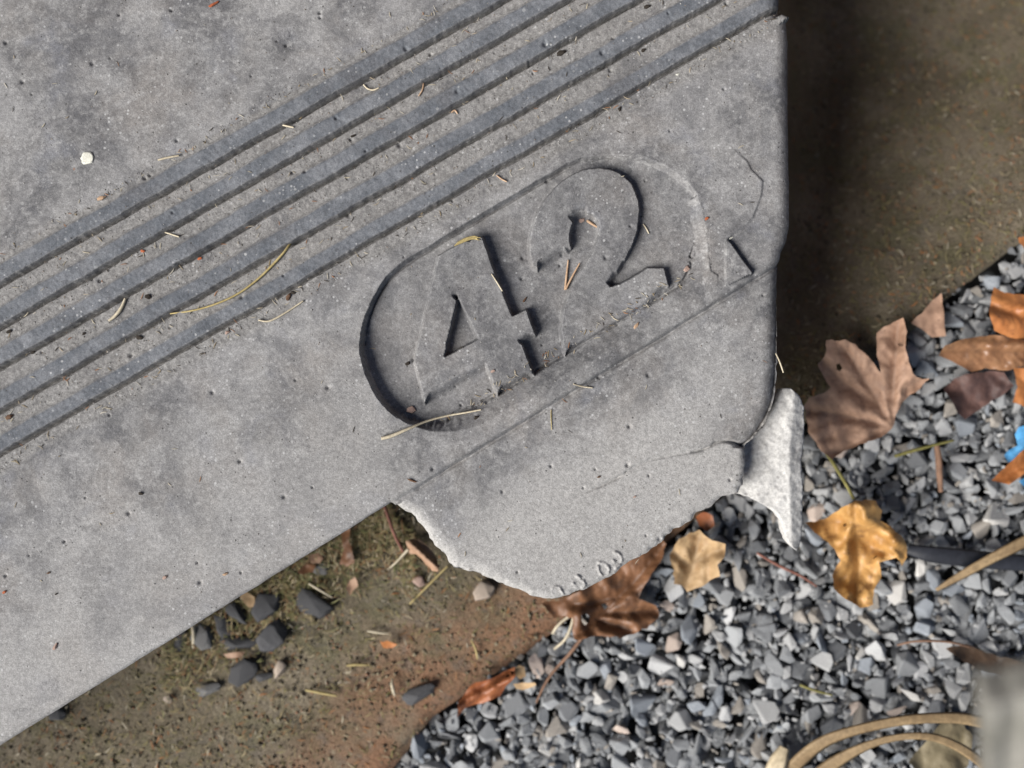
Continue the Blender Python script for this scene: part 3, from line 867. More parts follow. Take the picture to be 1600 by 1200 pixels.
    for i, it in enumerate(items):
        if it[4] == 1 and it[5] is None and in_view(it[0], it[1]):
            m = min(marks, key=lambda m: (m[0] - it[0]) ** 2 + (m[1] - it[1]) ** 2)
            dx, dy = it[0] - m[0], it[1] - m[1]
            w = ('right of' if dx > 0 else 'left of') if abs(dx) > abs(dy) else ('below' if dy > 0 else 'above')
            sect.setdefault((SHORT[it[3]], w, m[2]), []).append((dx * dx + dy * dy, i))
    auto = {}
    for (c, w, m), l in sect.items():
        for k, (_, i) in enumerate(sorted(l)):
            auto[i] = f'{c} angular stone {w} the {m}, {ordn[k]} of its colour' if len(l) > 1 else f'only {c} angular stone {w} the {m}'
    acc = {}
    for i, (u, v, s, c, layer, lab) in enumerate(items):
        z = {1: -0.006, 0: -0.013, -1: -0.0065}[layer]
        z += rng.uniform(-0.0018, 0.0018)
        pi = int(rng.integers(len(PROTO)))
        rot = Euler((rng.normal(0, .34), rng.normal(0, .34), rng.uniform(0, 6.283)))
        size = s * kk(0) * (1.12 if layer else 1.25) * (0.9 if layer < 0 else 1)
        loc = P(u, v, z)
        if i in solo:
            o = bpy.data.objects.new('gravel_stone', stone_mesh('g', pi, 'g ' + c)); COL.objects.link(o)
            o.location = loc; o.rotation_euler = rot; o.scale = (size,) * 3
            tag(o, lab or auto[i], 'stone', 'loose gravel stones')
        else:
            V, F = PROTO[pi]
            m = np.array(rot.to_matrix()) * size
            acc.setdefault(c, []).append((V @ m.T + np.array(loc), F))
    Vs, Fs, mi, base = [], [], [], 0
    mats = list(acc)
    for k, c in enumerate(mats):
        for V, F in acc[c]:
            Vs.append(V); Fs.append(F + base); base += len(V); mi.append(np.full(len(F), k))
    me = mesh_np('gravel', np.concatenate(Vs), np.concatenate(Fs), smooth=False)
    for c in mats: me.materials.append(M['g ' + c])
    me.polygons.foreach_set('material_index', np.concatenate(mi).astype(np.int32))
    o = bpy.data.objects.new('gravel', me); COL.objects.link(o); tag(o, 'bed of crushed grey gravel beside the brown path', 'gravel', kind='stuff')
    print('stones', len(items), 'solo', len(solo), 'cand', len(cand))
gravel()

def loose_stone(u, v, w, h, mkey, label, cat='stone', group=None, zoff=0.0, rot=None, tall=0.8, i=None):
    me = stone_mesh('s', (int(u) * 7 + int(v)) % len(SMOOTHP) if i is None else i, mkey)
    o = bpy.data.objects.new('stone', me); COL.objects.link(o)
    k = kk(0.005); sz = max(w, h) * k * 1.14
    o.scale = (sz, sz * min(1, min(w, h) / max(w, h) * 1.25), sz * tall)
    o.rotation_euler = (0, 0, rot if rot is not None else (0.1 if w > h else 1.5))
    o.location = P(u, v, 0.14 * tall * sz + zoff + 0.002)
    tag(o, label, cat, group)
    return o
G = 'dark stones lying on the path by the slab'
for a in [
    (490, 941, 48, 50, 'darkstone', 'largest dark stone nearest the lug, apart from the stone cluster', 0.3),
    (417, 948, 46, 30, 'darkstone', 'narrow dark stone at the top of the cluster close under the slab', 1.4),
    (371, 958, 40, 28, 'darkstone', 'thin dark stone under the slab edge left of the tan mushroom bit', 2.4),
    (349, 978, 36, 26, 'darkstone', 'small brown speckled dark stone against the slab edge', 2.7),
    (372, 1004, 54, 34, 'darkstone', 'flat wide dark stone in the middle of the cluster', 0.1),
    (425, 994, 46, 44, 'darkstone', 'blocky dark stone at the right of the cluster throwing a black shadow', 0.7),
    (380, 1050, 48, 44, 'darkstone', 'large dark stone at the bottom of the cluster', 0.8),
    (413, 1057, 26, 20, 'darkstone', 'small dark stone tucked right of the lowest large one', 0.3),
    (326, 1076, 36, 28, 'greystone', 'grey rounded stone lowest and leftmost of the cluster', 0.4),
    (437, 1046, 27, 24, 'palestone', 'small beige grey stone on the right of the cluster', 1.2),
    (319, 994, 38, 26, 'greystone', 'grey wedge of stone touching the pale straw by the slab edge', 2.6),
    (281, 1001, 34, 34, 'darkstone', 'dark stone half under the slab edge left of the pale straw', 1.2),
    (503, 888, 24, 20, 'greystone', 'small square grey stone in the litter under the slab edge', 0.2),
    (655, 1083, 50, 36, 'darkstone', 'egg shaped dark stone alone on the orange brown path', 0.55),
    (90, 1117, 22, 20, 'darkstone', 'small black stone by the slab edge at the far lower left', 0.9),
    (756, 925, 32, 22, 'palestone', 'small beige pebble just under the lug', 1.1),
    (654, 909, 17, 15, 'pink', 'tiny reddish pebble left of the lug', 0.3),
    (262, 1093, 12, 10, 'palestone', 'tiny white pebble on the path below the stone cluster', 0.3)]:
    loose_stone(a[0], a[1], a[2], a[3], a[4] if a[4] != 'pink' else 'pinkcrumb', a[5], 'stone', G, rot=a[6])

# ---------------------------------------------------------------- leaves
def curve_dist(u, v, lines):
    d = np.full(np.shape(u), 1e9)
    for l in lines: d = np.minimum(d, poly_dist(u, v, l, False))
    return d
def branched(veins):
    out = []
    for l in veins:
        out.append(l)
        tot = sum(math.hypot(l[i + 1][0] - l[i][0], l[i + 1][1] - l[i][1]) for i in range(len(l) - 1))
        run, side = 0, 1
        for i in range(len(l) - 1):
            dx, dy = l[i + 1][0] - l[i][0], l[i + 1][1] - l[i][1]; L = math.hypot(dx, dy); a = math.atan2(dy, dx)
            q = 8.0
            while q < L:
                p = (l[i][0] + dx * q / L, l[i][1] + dy * q / L); run += 11; ln = max(8, tot * .26 * (1 - run / (tot * 1.3)))
                for sd in (1, -1):
                    b = a + sd * (0.75 + 0.12 * math.sin(run)); out.append([p, (p[0] + ln * math.cos(b), p[1] + ln * math.sin(b))])
                q += 13
    return out
def leaf(name, pts, mat, label, z0=0.006, bend=None, crumple=0.004, seed=1, veins=(), holes=(), rough=1.5, step=3.0, cat='leaf', group='fallen leaves', stalk=None, lift=0.010, thick=0):
    rp = roughen(pts, rough, 7, seed)
    ed = None
    main = veins; veins = branched(veins)
    def zf(u, v):
        z = z0 + crumple * vnoise(u, v, 55, seed * 7 + 1, 3) + 0.0012 * vnoise(u, v, 14, seed * 7 + 3, 2)
        z = z + crumple * 0.3 * np.abs(vnoise(u, v, 30, seed * 7 + 5, 2)) 
        d = poly_dist(u, v, pts)
        z = z + 0.62 * lift * np.exp(-d / 24.0) * np.clip(0.45 + 0.9 * vnoise(u, v, 34, seed * 7 + 2, 2), 0.05, None)
        if bend: z = z + bend(u, v)
        if veins: z = z - 0.0016 * np.exp(-(curve_dist(u, v, main) / 5) ** 2) - 0.0006 * np.exp(-(curve_dist(u, v, veins) / 4) ** 2) + 0.0035 * sstep(0, 17, curve_dist(u, v, main))
        m_ = 0.55 * z0
        return np.where(z > 2 * m_, z, m_ + m_ * np.exp((np.minimum(z, 2 * m_) - 2 * m_) / m_))
    vf = (lambda u, v: np.maximum(np.exp(-(curve_dist(u, v, main) / 3.0) ** 2), 0.55 * np.exp(-(curve_dist(u, v, veins) / 2.0) ** 2))) if veins else (lambda u, v: 0 * u)
    o = tri_fill(name, rp, zf, step, mat, None, thick=thick, holes=holes, attr={'vein': vf}, seed=seed)
    tag(o, label, cat, group)
    if stalk:
        tube('leaf_stalk', stalk[0], stalk[1], stalk[2], parent=o)
    return o

def tube(name, pts, rad, mat, label=None, cat=None, group=None, parent=None, sides=6, smooth=2, flat=1.0, wv=None, twist=0.0):
    """pts: (u, v, z) in photo pixels and metres; rad in photo pixels, one value or one per point"""
    n0 = len(pts)
    rs = [rad] * n0 if isinstance(rad, (int, float)) else rad
    q = [(p[0], p[1], p[2], r) for p, r in zip(pts, rs)]
    if smooth and len(q) > 2: q = chaikin(q, smooth, False)
    c = [P(*p[:3]) for p in q]
    base = c[len(c) // 2].copy()
    V, F = [], []
    for i, p in enumerate(c):
        t = (c[min(i + 1, len(c) - 1)] - c[max(i - 1, 0)]).normalized()
        s = t.cross(Vector((0, 0, 1)))
        s = s.normalized() if s.length > 1e-4 else Vector((1, 0, 0))
        up = s.cross(t).normalized()
        if twist:
            a = twist * i / len(c); s, up = s * math.cos(a) + up * math.sin(a), up * math.cos(a) - s * math.sin(a)
        r = q[i][3] * kk(p.z)
        for j in range(sides):
            a = 2 * math.pi * j / sides
            V.append((p + s * (r * math.cos(a)) + up * (r * flat * math.sin(a)) - base)[:])
    m = len(c)
    for i in range(m - 1):
        for j in range(sides):
            k = (j + 1) % sides
            F.append((i * sides + j, i * sides + k, (i + 1) * sides + k, (i + 1) * sides + j))
    me = mesh_np(name, np.array(V), np.array(F))
    bm = bmesh.new(); bm.from_mesh(me); bm.verts.ensure_lookup_table()
    bm.faces.new([bm.verts[j] for j in range(sides)]); bm.faces.new([bm.verts[(m - 1) * sides + j] for j in range(sides)])
    bmesh.ops.recalc_face_normals(bm, faces=bm.faces); bm.to_mesh(me); bm.free()
    o = link_mesh(name, me, mat)
    if parent is not None:
        o.parent = parent; o.location = base - parent.location
    else: o.location = base
    tag(o, label, cat, group)
    return o

maple = [(1321, 530), (1344, 544), (1366, 570), (1376, 582), (1369, 549), (1370, 519), (1388, 508), (1412, 496), (1416, 517), (1413, 543), (1423, 574), (1432, 590), (1452, 593), (1429, 612), (1410, 630), (1401, 647), (1394, 669),
         (1378, 682), (1337, 698), (1318, 706), (1299, 717), (1283, 704), (1263, 675), (1257, 635), (1264, 622), (1287, 614), (1297, 606), (1287, 590), (1277, 568), (1290, 557), (1291, 532)]
mv = [[(1394, 668), (1360, 610), (1330, 560), (1308, 536)], [(1394, 668), (1396, 590), (1404, 505)], [(1394, 668), (1330, 652), (1268, 640)], [(1394, 668), (1420, 610), (1446, 596)], [(1394, 668), (1345, 690), (1306, 708)], [(1372, 632), (1320, 600), (1285, 566)]]
leaf('maple_leaf', maple, M['leaf maple'], 'large dull brown maple leaf with a small hole beside the slab corner', 0.013, seed=3, crumple=0.008, rough=1.8, veins=mv, holes=[[(1307, 569), (1312, 568), (1316, 575), (1312, 580), (1307, 577)]],
     bend=lambda u, v: 0.006 * np.exp(-((u - 1290) / 40) ** 2) + 0.003 * sstep(620, 500, v), lift=0.012)
leaf('leaf_fragment', [(1424, 506), (1439, 489), (1458, 470), (1470, 457), (1473, 474), (1475, 500), (1477, 524), (1466, 527), (1455, 527), (1440, 514)], M['leaf maple'], 'small tan leaf fragment between path and gravel above the maple leaf', 0.007, seed=4)
leaf('leaf', [(1545, 486), (1552, 449), (1569, 457), (1600, 461), (1650, 470), (1660, 520), (1600, 532), (1570, 525), (1554, 516)], M['leaf orange'], 'smooth orange leaf at the right edge of the gravel, topmost of the orange ones', 0.012, seed=5,
     bend=lambda u, v: 0.012 * np.exp(-((v - 490) / 30) ** 2), rough=0.8, lift=0.004, veins=[[(1548, 478), (1600, 496), (1655, 500)]])
leaf('leaf', [(1466, 555), (1477, 540), (1502, 530), (1530, 526), (1556, 523), (1600, 531), (1680, 545), (1670, 574), (1600, 572), (1570, 580), (1540, 575), (1518, 582), (1496, 569)], M['leaf brown'], 'glossy brown curled leaf lying below the topmost orange leaf', 0.012, seed=6,
     bend=lambda u, v: 0.010 * np.exp(-((v - 545) / 16) ** 2), rough=0.9, veins=[[(1470, 553), (1540, 548), (1660, 556)]])
leaf('leaf', [(1474, 609), (1492, 592), (1518, 583), (1545, 580), (1570, 583), (1584, 603), (1570, 617), (1550, 626), (1530, 640), (1508, 655), (1493, 640), (1484, 622)], M['leaf purple'], 'dark purplish brown shrivelled leaf right of the maple leaf', 0.006, seed=7, crumple=0.007, lift=0.012)
leaf('leaf', [(1584, 574), (1610, 576), (1650, 590), (1648, 640), (1612, 642), (1596, 632), (1582, 628), (1590, 605)], M['leaf orange'], 'orange leaf cut by the right edge beside the purple leaf', 0.010, seed=8, rough=0.9)
leaf('leaf', [(1549, 751), (1565, 735), (1600, 702), (1640, 664), (1665, 700), (1640, 725), (1600, 741), (1577, 757)], M['leaf orange'], 'orange leaf strip lying over the blue scrap at the right edge', 0.014, seed=9, rough=0.5, lift=0.003, crumple=0.002, veins=[[(1562, 752), (1650, 684)]])
gold = [(1258, 817), (1287, 812), (1308, 798), (1337, 781), (1367, 783), (1379, 798), (1375, 812), (1392, 824), (1408, 837), (1417, 854), (1416, 872), (1410, 884), (1401, 872), (1388, 875), (1375, 880), (1377, 900), (1367, 921), (1364, 945),
        (1345, 950), (1330, 942), (1317, 933), (1303, 921), (1302, 900), (1312, 876), (1304, 858), (1292, 846), (1273, 832)]
gv_ = [[(1333, 778), (1336, 830), (1340, 880), (1336, 944)], [(1336, 822), (1370, 835), (1412, 868)], [(1334, 815), (1295, 815), (1262, 818)], [(1338, 860), (1318, 905)], [(1337, 840), (1368, 860), (1396, 866)]]
leaf('maple_leaf', gold, M['leaf gold'], 'golden orange curled leaf lying on the gravel below the maple leaf', 0.020, seed=10, veins=gv_, crumple=0.014, rough=1.6, lift=0.010,
     bend=lambda u, v: 0.012 * np.exp(-((u - (1345 + (v - 800) * 0.85)) / 22) ** 2) * sstep(900, 860, v) + 0.006 * np.exp(-((u - 1325) / 10) ** 2) + 0.007 * np.sin((u * 0.8 + v * 0.5) / 9.0) * 0.45)
leaf('leaf', [(1046, 867), (1054, 852), (1062, 842), (1078, 833), (1092, 829), (1106, 840), (1114, 846), (1135, 850), (1132, 870), (1121, 883), (1124, 900), (1110, 908), (1096, 917), (1086, 918), (1075, 926), (1064, 915), (1054, 912), (1052, 890)],
     M['leaf straw'], 'straw tan torn leaf on the gravel beside the lug', 0.009, seed=11, crumple=0.006, veins=[[(1068, 922), (1082, 880), (1096, 832)], [(1082, 880), (1128, 858)], [(1080, 886), (1052, 862)]], bend=lambda u, v: 0.009 * sstep(1085, 1125, u) - 0.004 * np.exp(-((u - 1108) / 8) ** 2))
wet = [(846, 942), (872, 938), (897, 928), (935, 906), (972, 880), (1010, 852), (1032, 838), (1040, 850), (1036, 872), (1024, 890), (1014, 906), (1004, 922), (998, 934), (1013, 940), (1025, 947), (1032, 962), (1022, 973), (1010, 981), (990, 990),
       (969, 996), (940, 993), (916, 997), (898, 1000), (894, 985), (894, 966), (880, 962), (867, 967), (856, 954)]
leaf('oak_leaf', wet, M['leaf wet'], 'wet dark brown leaf with holes partly under the lug', 0.005, seed=12, crumple=0.005, veins=[[(905, 992), (950, 950), (1000, 900), (1036, 850)], [(930, 968), (985, 985)], [(940, 958), (1025, 955)], [(960, 935), (900, 945)]],
     holes=[[(908, 962), (914, 958), (921, 962), (921, 972), (914, 977), (909, 971)], [(940, 944), (946, 942), (950, 948), (945, 953)]], bend=lambda u, v: 0.006 * np.exp(-((u - 905) / 14) ** 2),
     stalk=([(912, 992, .012), (896, 1015, .010), (879, 1034, .006), (862, 1052, .004), (848, 1075, .003), (838, 1098, .002)], [3.2, 3.0, 2.6, 2.4, 2.0, 1.6], M['twig']))
leaf('leaf', [(714, 1121), (717, 1097), (728, 1082), (736, 1070), (752, 1064), (770, 1058), (788, 1048), (804, 1042), (806, 1058), (790, 1070), (782, 1088), (768, 1094), (755, 1099), (742, 1101), (729, 1106), (722, 1114)], M['leaf red'],
     'red brown curled leaf where the path meets the gravel', 0.006, seed=13, step=4, bend=lambda u, v: 0.012 * np.exp(-(((v - 1080) + (u - 760) * .55) / 9) ** 2), veins=[[(716, 1116), (760, 1078), (803, 1046)]])
leaf('leaf_fragment', [(803, 1045), (811, 1038), (820, 1043), (821, 1056), (813, 1061), (805, 1054)], M['leaf straw'], 'pale tan leaf scrap touching the red brown curled leaf', 0.008, seed=14, step=4)
leaf('leaf_fragment', [(800, 1070), (815, 1068), (834, 1065), (839, 1070), (825, 1077), (806, 1077)], M['leaf straw'], 'narrow tan leaf scrap below the red brown curled leaf', 0.007, seed=15, step=4)
leaf('leaf', [(634, 846), (646, 842), (656, 843), (668, 852), (674, 860), (682, 872), (686, 884), (683, 893), (676, 892), (666, 882), (659, 872), (650, 866), (640, 864)], M['leaf tan'], 'pale tan folded leaf on the litter left of the lug', 0.006, seed=16, step=4,
     bend=lambda u, v: 0.010 * np.exp(-(((v - 862) - (u - 655) * .9) / 7) ** 2), stalk=([(638, 858, .010), (622, 876, .006), (606, 890, .003)], [2.2, 1.8, 1.3], M['straw']))
leaf('leaf_fragment', [(533, 828), (546, 824), (546, 846), (554, 878), (543, 884), (529, 882), (537, 858)], M['leaf wet'], 'dark brown narrow leaf scrap in the litter under the slab edge', 0.006, seed=17, step=4)
leaf('leaf_fragment', [(484, 868), (498, 864), (506, 872), (500, 882), (486, 880)], M['leaf tan'], 'small tan leaf scrap beside the square grey stone', 0.005, seed=18, step=4)
leaf('leaf_fragment', [(464, 893), (478, 880), (494, 884), (490, 894), (474, 898)], M['leaf wet'], 'small reddish brown leaf scrap against the slab edge', 0.005, seed=19, step=4)
leaf('leaf_fragment', [(373, 930), (384, 923), (397, 932), (399, 946), (390, 950), (380, 942)], M['leaf straw'], 'light tan leaf scrap beside the topmost dark stone of the cluster', 0.007, seed=20, step=4)
leaf('leaf_fragment', [(350, 1022), (370, 1018), (384, 1019), (378, 1028), (356, 1030)], M['leaf tan'], 'brown leaf scrap wedged below the flat wide stone', 0.004, seed=21, step=4)
leaf('leaf_fragment', [(592, 1002), (606, 1002), (620, 1008), (612, 1013), (598, 1011)], M['leaf orange'], 'bright orange leaf chip on the bare path', 0.003, seed=22, step=4)
leaf('leaf_fragment', [(1086, 806), (1100, 800), (1114, 806), (1118, 822), (1104, 830), (1092, 822)], M['leaf red'], 'dark red brown leaf scrap under the lug above the straw tan leaf', 0.004, seed=23, step=4)
leaf('leaf_fragment', [(546, 906), (556, 900), (561, 914), (553, 922), (546, 930), (541, 918)], M['leaf tan'], 'pinkish tan leaf scrap in the litter below the slab', 0.005, seed=24, step=4)
leaf('leaf', [(1478, 1012), (1512, 1006), (1540, 1020), (1580, 1030), (1640, 1052), (1640, 1086), (1590, 1074), (1560, 1056), (1530, 1046), (1500, 1030)], M['leaf dark'], 'dark brown rotten leaf above the end of the wooden slat', 0.002, seed=25)
leaf('leaf_fragment', [(1590, 372), (1612, 366), (1620, 384), (1600, 392)], M['leaf orange'], 'orange leaf scrap at the right edge where path meets gravel', 0.010, seed=26, step=4)
leaf('leaf', [(1470, 1128), (1500, 1126), (1520, 1150), (1512, 1200), (1440, 1215), (1420, 1190), (1446, 1160)], M['leaf olive'], 'olive tan flat leaf under the bent reeds', 0.004, seed=27)

# ---------------------------------------------------------------- reeds, twigs and plastic on the gravel
tube('reed', [(1236, 1204, .004), (1251, 1187, .010), (1285, 1158, .020), (1337, 1140, .028), (1403, 1126, .032), (1455, 1121, .033), (1520, 1122, .030), (1600, 1150, .020), (1660, 1190, .006)], [12, 12.5, 10.5, 8, 8, 8.5, 9.5, 10, 9], M['reed'],
     'outer of the two bent dry reed blades in the lower right corner', 'reed blade', 'bent reed blades', flat=0.09)
tube('reed', [(1280, 1212, .004), (1300, 1194, .008), (1343, 1169, .017), (1390, 1153, .022), (1442, 1148, .025), (1482, 1158, .022), (1520, 1180, .015), (1570, 1220, .004)], [13, 12, 8, 5.5, 6, 7, 8, 8], M['reed'],
     'inner and narrower of the two bent dry reed blades', 'reed blade', 'bent reed blades', flat=0.09)
tube('reed', [(1205, 1225, .006), (1216, 1190, .009), (1226, 1168, .008)], [17, 16, 8], M['reedpale'], 'bleached reed stub at the bottom left of the bent reeds', 'reed blade', flat=0.2)
tube('reed', [(1463, 922, .007), (1500, 900, .014), (1550, 872, .020), (1610, 842, .026), (1680, 806, .026)], [3, 7, 8.5, 10, 9], M['reed'], 'straight brown reed blade crossing the black strip', 'reed blade', flat=0.18)
tube('edging_strip', [(1418, 858, .001), (1450, 866, .005), (1510, 872, .007), (1570, 878, .008), (1680, 886, .010)], [8, 13, 14, 13, 13], M['black'], 'black plastic strip lying in the gravel below the reed blade', 'plastic strip', flat=0.3, sides=8)
leaf('plastic_scrap', [(1569, 712), (1574, 705), (1590, 696), (1585, 678), (1592, 668), (1604, 664), (1630, 668), (1625, 690), (1606, 694), (1600, 704), (1590, 716), (1576, 723)], M['blue'], 'torn bright blue plastic scrap at the right edge', 0.010, seed=30, rough=0.6, cat='plastic scrap', group=None, crumple=0.006, step=5)
leaf('plastic_scrap', [(1592, 752), (1606, 744), (1640, 738), (1640, 770), (1604, 764)], M['blue'], 'pale blue plastic corner below the orange leaf strip', 0.009, seed=31, rough=0.4, cat='plastic scrap', group=None, step=5)
tube('plant_stalk', [(1292, 708, .016), (1312, 740, .018), (1324, 760, .018), (1334, 780, .020)], [3.2, 3, 2.6, 2.6], M['green'], 'olive green stalk between the maple leaf and the golden leaf', 'twig')
tube('twig', [(1183, 864, .004), (1220, 886, .006), (1250, 898, .006), (1276, 916, .004)], [2, 2.4, 2.2, 1.5], M['redtwig'], 'thin reddish twig on the gravel left of the golden leaf', 'twig')
tube('twig', [(1464, 696, .007), (1467, 720, .009), (1468, 745, .009), (1470, 768, .006)], [4.5, 5.5, 5, 4], M['twig'], 'short brown twig standing upright in the gravel above the black strip', 'twig')
tube('green_grass', [(1398, 713, .007), (1420, 706, .009), (1452, 697, .010), (1490, 688, .008)], [2.6, 3, 2.4, 1.8], M['green'], 'green grass blade on the gravel below the maple leaf', 'grass blade')
tube('twig', [(1402, 1008, .005), (1425, 1002, .012), (1455, 1001, .016), (1488, 1003, .015), (1516, 1011, .008)], [1.6, 2.0, 2.0, 2.0, 1.6], M['twig'], 'thin arched twig above the bent reeds', 'twig')
tube('twig', [(599, 786, .010), (606, 806, .012), (616, 836, .012), (630, 862, .006)], [2.2, 2.6, 2.6, 2.2], M['redtwig'], 'reddish twig in the litter at the inner corner by the lug', 'twig')
tube('green_grass', [(1250, 1070, .004), (1270, 1078, .006), (1300, 1086, .004)], [2, 2.2, 1.6], M['green'], 'short green grass blade in the middle of the gravel', 'grass blade')
tube('straw', [(863, 990, .008), (872, 976, .010), (890, 962, .012)], [2, 2.4, 2], M['straw'], 'pale straw at the left edge of the wet brown leaf', 'straw')
tube('straw', [(866, 1014, .006), (884, 1000, .009), (893, 978, .010), (896, 964, .010)], [2, 2.4, 2.4, 2], M['straw'], 'thin pale stem bent over the left tip of the wet leaf', 'straw')
tube('straw', [(301, 978, .008), (303, 992, .009), (302, 1012, .004)], [3, 3.2, 2.6], M['straw'], 'short pale straw standing by the slab edge in the stone cluster', 'straw')
tube('straw', [(478, 1078, .003), (500, 1082, .004), (526, 1087, .003)], [2, 2.6, 2], M['yellow'], 'yellow straw lying on the path below the stone cluster', 'straw')
tube('straw', [(542, 1040, .003), (558, 1038, .004), (577, 1039, .003)], [1.6, 2.4, 1.2], M['yellow'], 'pale green tinged straw on the bare path', 'straw')
tube('straw', [(574, 986, .003), (590, 988, .004), (607, 990, .003)], [1.4, 2.4, 1.0], M['straw'], 'whitish straw on the bare path above the orange chip', 'straw')
tube('straw', [(483, 912, .008), (500, 922, .013), (520, 934, .008)], [1.6, 2.2, 1.0], M['straw'], 'pale straw arched over the largest dark stone', 'straw')
tube('straw', [(612, 1060, .003), (613, 1074, .006), (617, 1088, .003)], [0.8, 3.6, 1.0], M['straw'], 'pale straw tuft upright beside the egg shaped stone', 'straw')
tube('straw', [(736, 1000, .003), (744, 1014, .004), (746, 1030, .003)], [1, 2, 1], M['yellow'], 'olive straw on the path near its gravel edge', 'straw')
tube('straw', [(640, 944, .003), (668, 916, .004), (700, 884, .004)], [1.4, 1.8, 1.4], M['yellow'], 'long thin straw left of the lug', 'straw')

# wooden slat that leans into the corner, its lower end on the ground outside the frame
def slat():
    hi = P(1522, 1050, H + 0.30); lo_ = Vector((0.36, -0.47, -0.004))
    d = (lo_ - hi).normalized(); sx = Vector((0.99, -0.10, -0.10)).normalized(); sx = (sx - d * sx.dot(d)).normalized(); nz = sx.cross(d).normalized()
    if nz.z < 0: nz = -nz
    L = (lo_ - hi).length; Wd, T = 0.040, 0.009
    nl, nw = 60, 14
    bm = bmesh.new()
    def ring(z):
        g = []
        for i in range(nl + 1):
            row = []
            for j in range(nw + 1):
                uu = j / nw; rr_ = 0.0012 * math.sin(uu * 23 + 1.3 * math.sin(i * .2)) + random.uniform(-.0003, .0003)
                p = hi + d * (L * i / nl) + sx * (Wd * uu) + nz * ((T if z else 0) + (rr_ if z else 0))
                if i == 0: p += d * random.uniform(-.001, .001)
                row.append(bm.verts.new(p - lo_))
            g.append(row)
        return g
    t = ring(1); b = ring(0)
    for g, fl in ((t, 0), (b, 1)):
        for i in range(nl):
            for j in range(nw): bm.faces.new([g[i][j], g[i + 1][j], g[i + 1][j + 1], g[i][j + 1]])
    for i in range(nl):
        bm.faces.new([t[i][0], b[i][0], b[i + 1][0], t[i + 1][0]]); bm.faces.new([t[i][nw], t[i + 1][nw], b[i + 1][nw], b[i][nw]])
    for j in range(nw):
        bm.faces.new([t[0][j], t[0][j + 1], b[0][j + 1], b[0][j]]); bm.faces.new([t[nl][j], b[nl][j], b[nl][j + 1], t[nl][j + 1]])
    bmesh.ops.recalc_face_normals(bm, faces=bm.faces)
    me = bpy.data.meshes.new('wooden_slat'); bm.to_mesh(me); bm.free()
    for p in me.polygons: p.use_smooth = False
    o = link_mesh('wooden_slat', me, M['slat']); o.location = lo_
    tag(o, 'blurred grey weathered slat leaning in at the lower right corner', 'slat')
slat()

# ---------------------------------------------------------------- loose bits lying on the slab
def on_slab_tube(name, pts, rad, mat, label, cat, lift=0.8, group=None):
    q = [(u, v, slab_z(u, v) + (lift + 0.3) * 0.001) for u, v in pts]
    # keep a straw from diving into a groove: smooth its heights
    zs = [p[2] for p in q]
    zs = [max(z, sum(zs[max(0, i - 1):i + 2]) / len(zs[max(0, i - 1):i + 2])) for i, z in enumerate(zs)]
    return tube(name, [(p[0], p[1], z) for p, z in zip(q, zs)], rad, mat, label, cat, group)
on_slab_tube('dry_grass', [(454, 380), (446, 392), (428, 412), (404, 436), (372, 460), (336, 476), (300, 486), (266, 490)], [2.2, 2, 2, 1.8, 1.7, 1.6, 1.4, 1.1], M['yellow'], 'long olive yellow grass stem curving across two ribs', 'dry grass')
on_slab_tube('dry_grass', [(596, 685), (610, 682), (640, 669), (668, 657), (700, 649), (726, 645), (752, 640)], [2.8, 3, 2.2, 1.8, 1.6, 1.5, 1.2], M['straw'], 'pale curved straw hanging over the lower lip of the panel', 'straw', 1.5)
on_slab_tube('straw', [(404, 500), (418, 503), (432, 497), (452, 485), (474, 470)], [1.3, 1.5, 1.6, 1.5, 1.2], M['straw'], 'thin pale straw with a bent end left of the panel', 'straw', .5)
on_slab_tube('straw', [(170, 501), (180, 494), (190, 482), (196, 466)], [2, 2.8, 3, 2], M['straw'], 'thick pale curl of straw between two ribs', 'straw', .6)
on_slab_tube('pine_needle', [(883, 453), (885, 432), (888, 406)], [1.8, 1.7, 1.2], M['woodchip'], 'tan needle in a V on the numeral 2, left of the pair', 'needle', .8)
on_slab_tube('pine_needle', [(884, 452), (894, 432), (906, 411)], [1.7, 1.6, 1.2], M['woodchip'], 'tan needle in a V on the numeral 2, right of the pair', 'needle', 1.2)
on_slab_tube('straw', [(247, 250), (262, 246), (280, 243)], [1.4, 1.8, 1.4], M['straw'], 'short pale straw above the topmost rib', 'straw', .5)
on_slab_tube('straw', [(568, 132), (574, 139), (584, 141), (592, 137)], [1.2, 1.4, 1.4, 1], M['straw'], 'tiny white curl of straw between the two topmost ribs', 'straw', .5)
on_slab_tube('straw', [(662, 127), (661, 140), (654, 150)], [1.2, 1.4, 1], M['woodchip'], 'small brown hook of straw between the ribs near the top', 'straw', .5)
on_slab_tube('straw', [(440, 195), (449, 197), (459, 199)], [1.2, 1.6, 1.2], M['straw'], 'short white straw beside the second rib', 'straw', .5)
on_slab_tube('straw', [(258, 363), (268, 366), (280, 370)], [1, 1.4, 1.2], M['straw'], 'short pale straw below the second rib', 'straw', .5)
on_slab_tube('straw', [(785, 455), (776, 440), (768, 428)], [1, 1.2, 1], M['straw'], 'faint short straw on the numeral 4', 'straw', .3)
on_slab_tube('straw', [(1005, 350), (1010, 357), (1014, 365)], [1, 1.3, 1], M['straw'], 'tiny straw right of the numeral 2', 'straw', .3)
on_slab_tube('straw', [(896, 600), (910, 604), (926, 606)], [1, 1.4, 1.1], M['straw'], 'thin white straw just below the panel rim', 'straw', .4)
on_slab_tube('straw', [(861, 640), (861, 655), (862, 672)], [.6, .8, .5], M['yellow'], 'faint upright fibre on the lug below the rim', 'straw', .3)
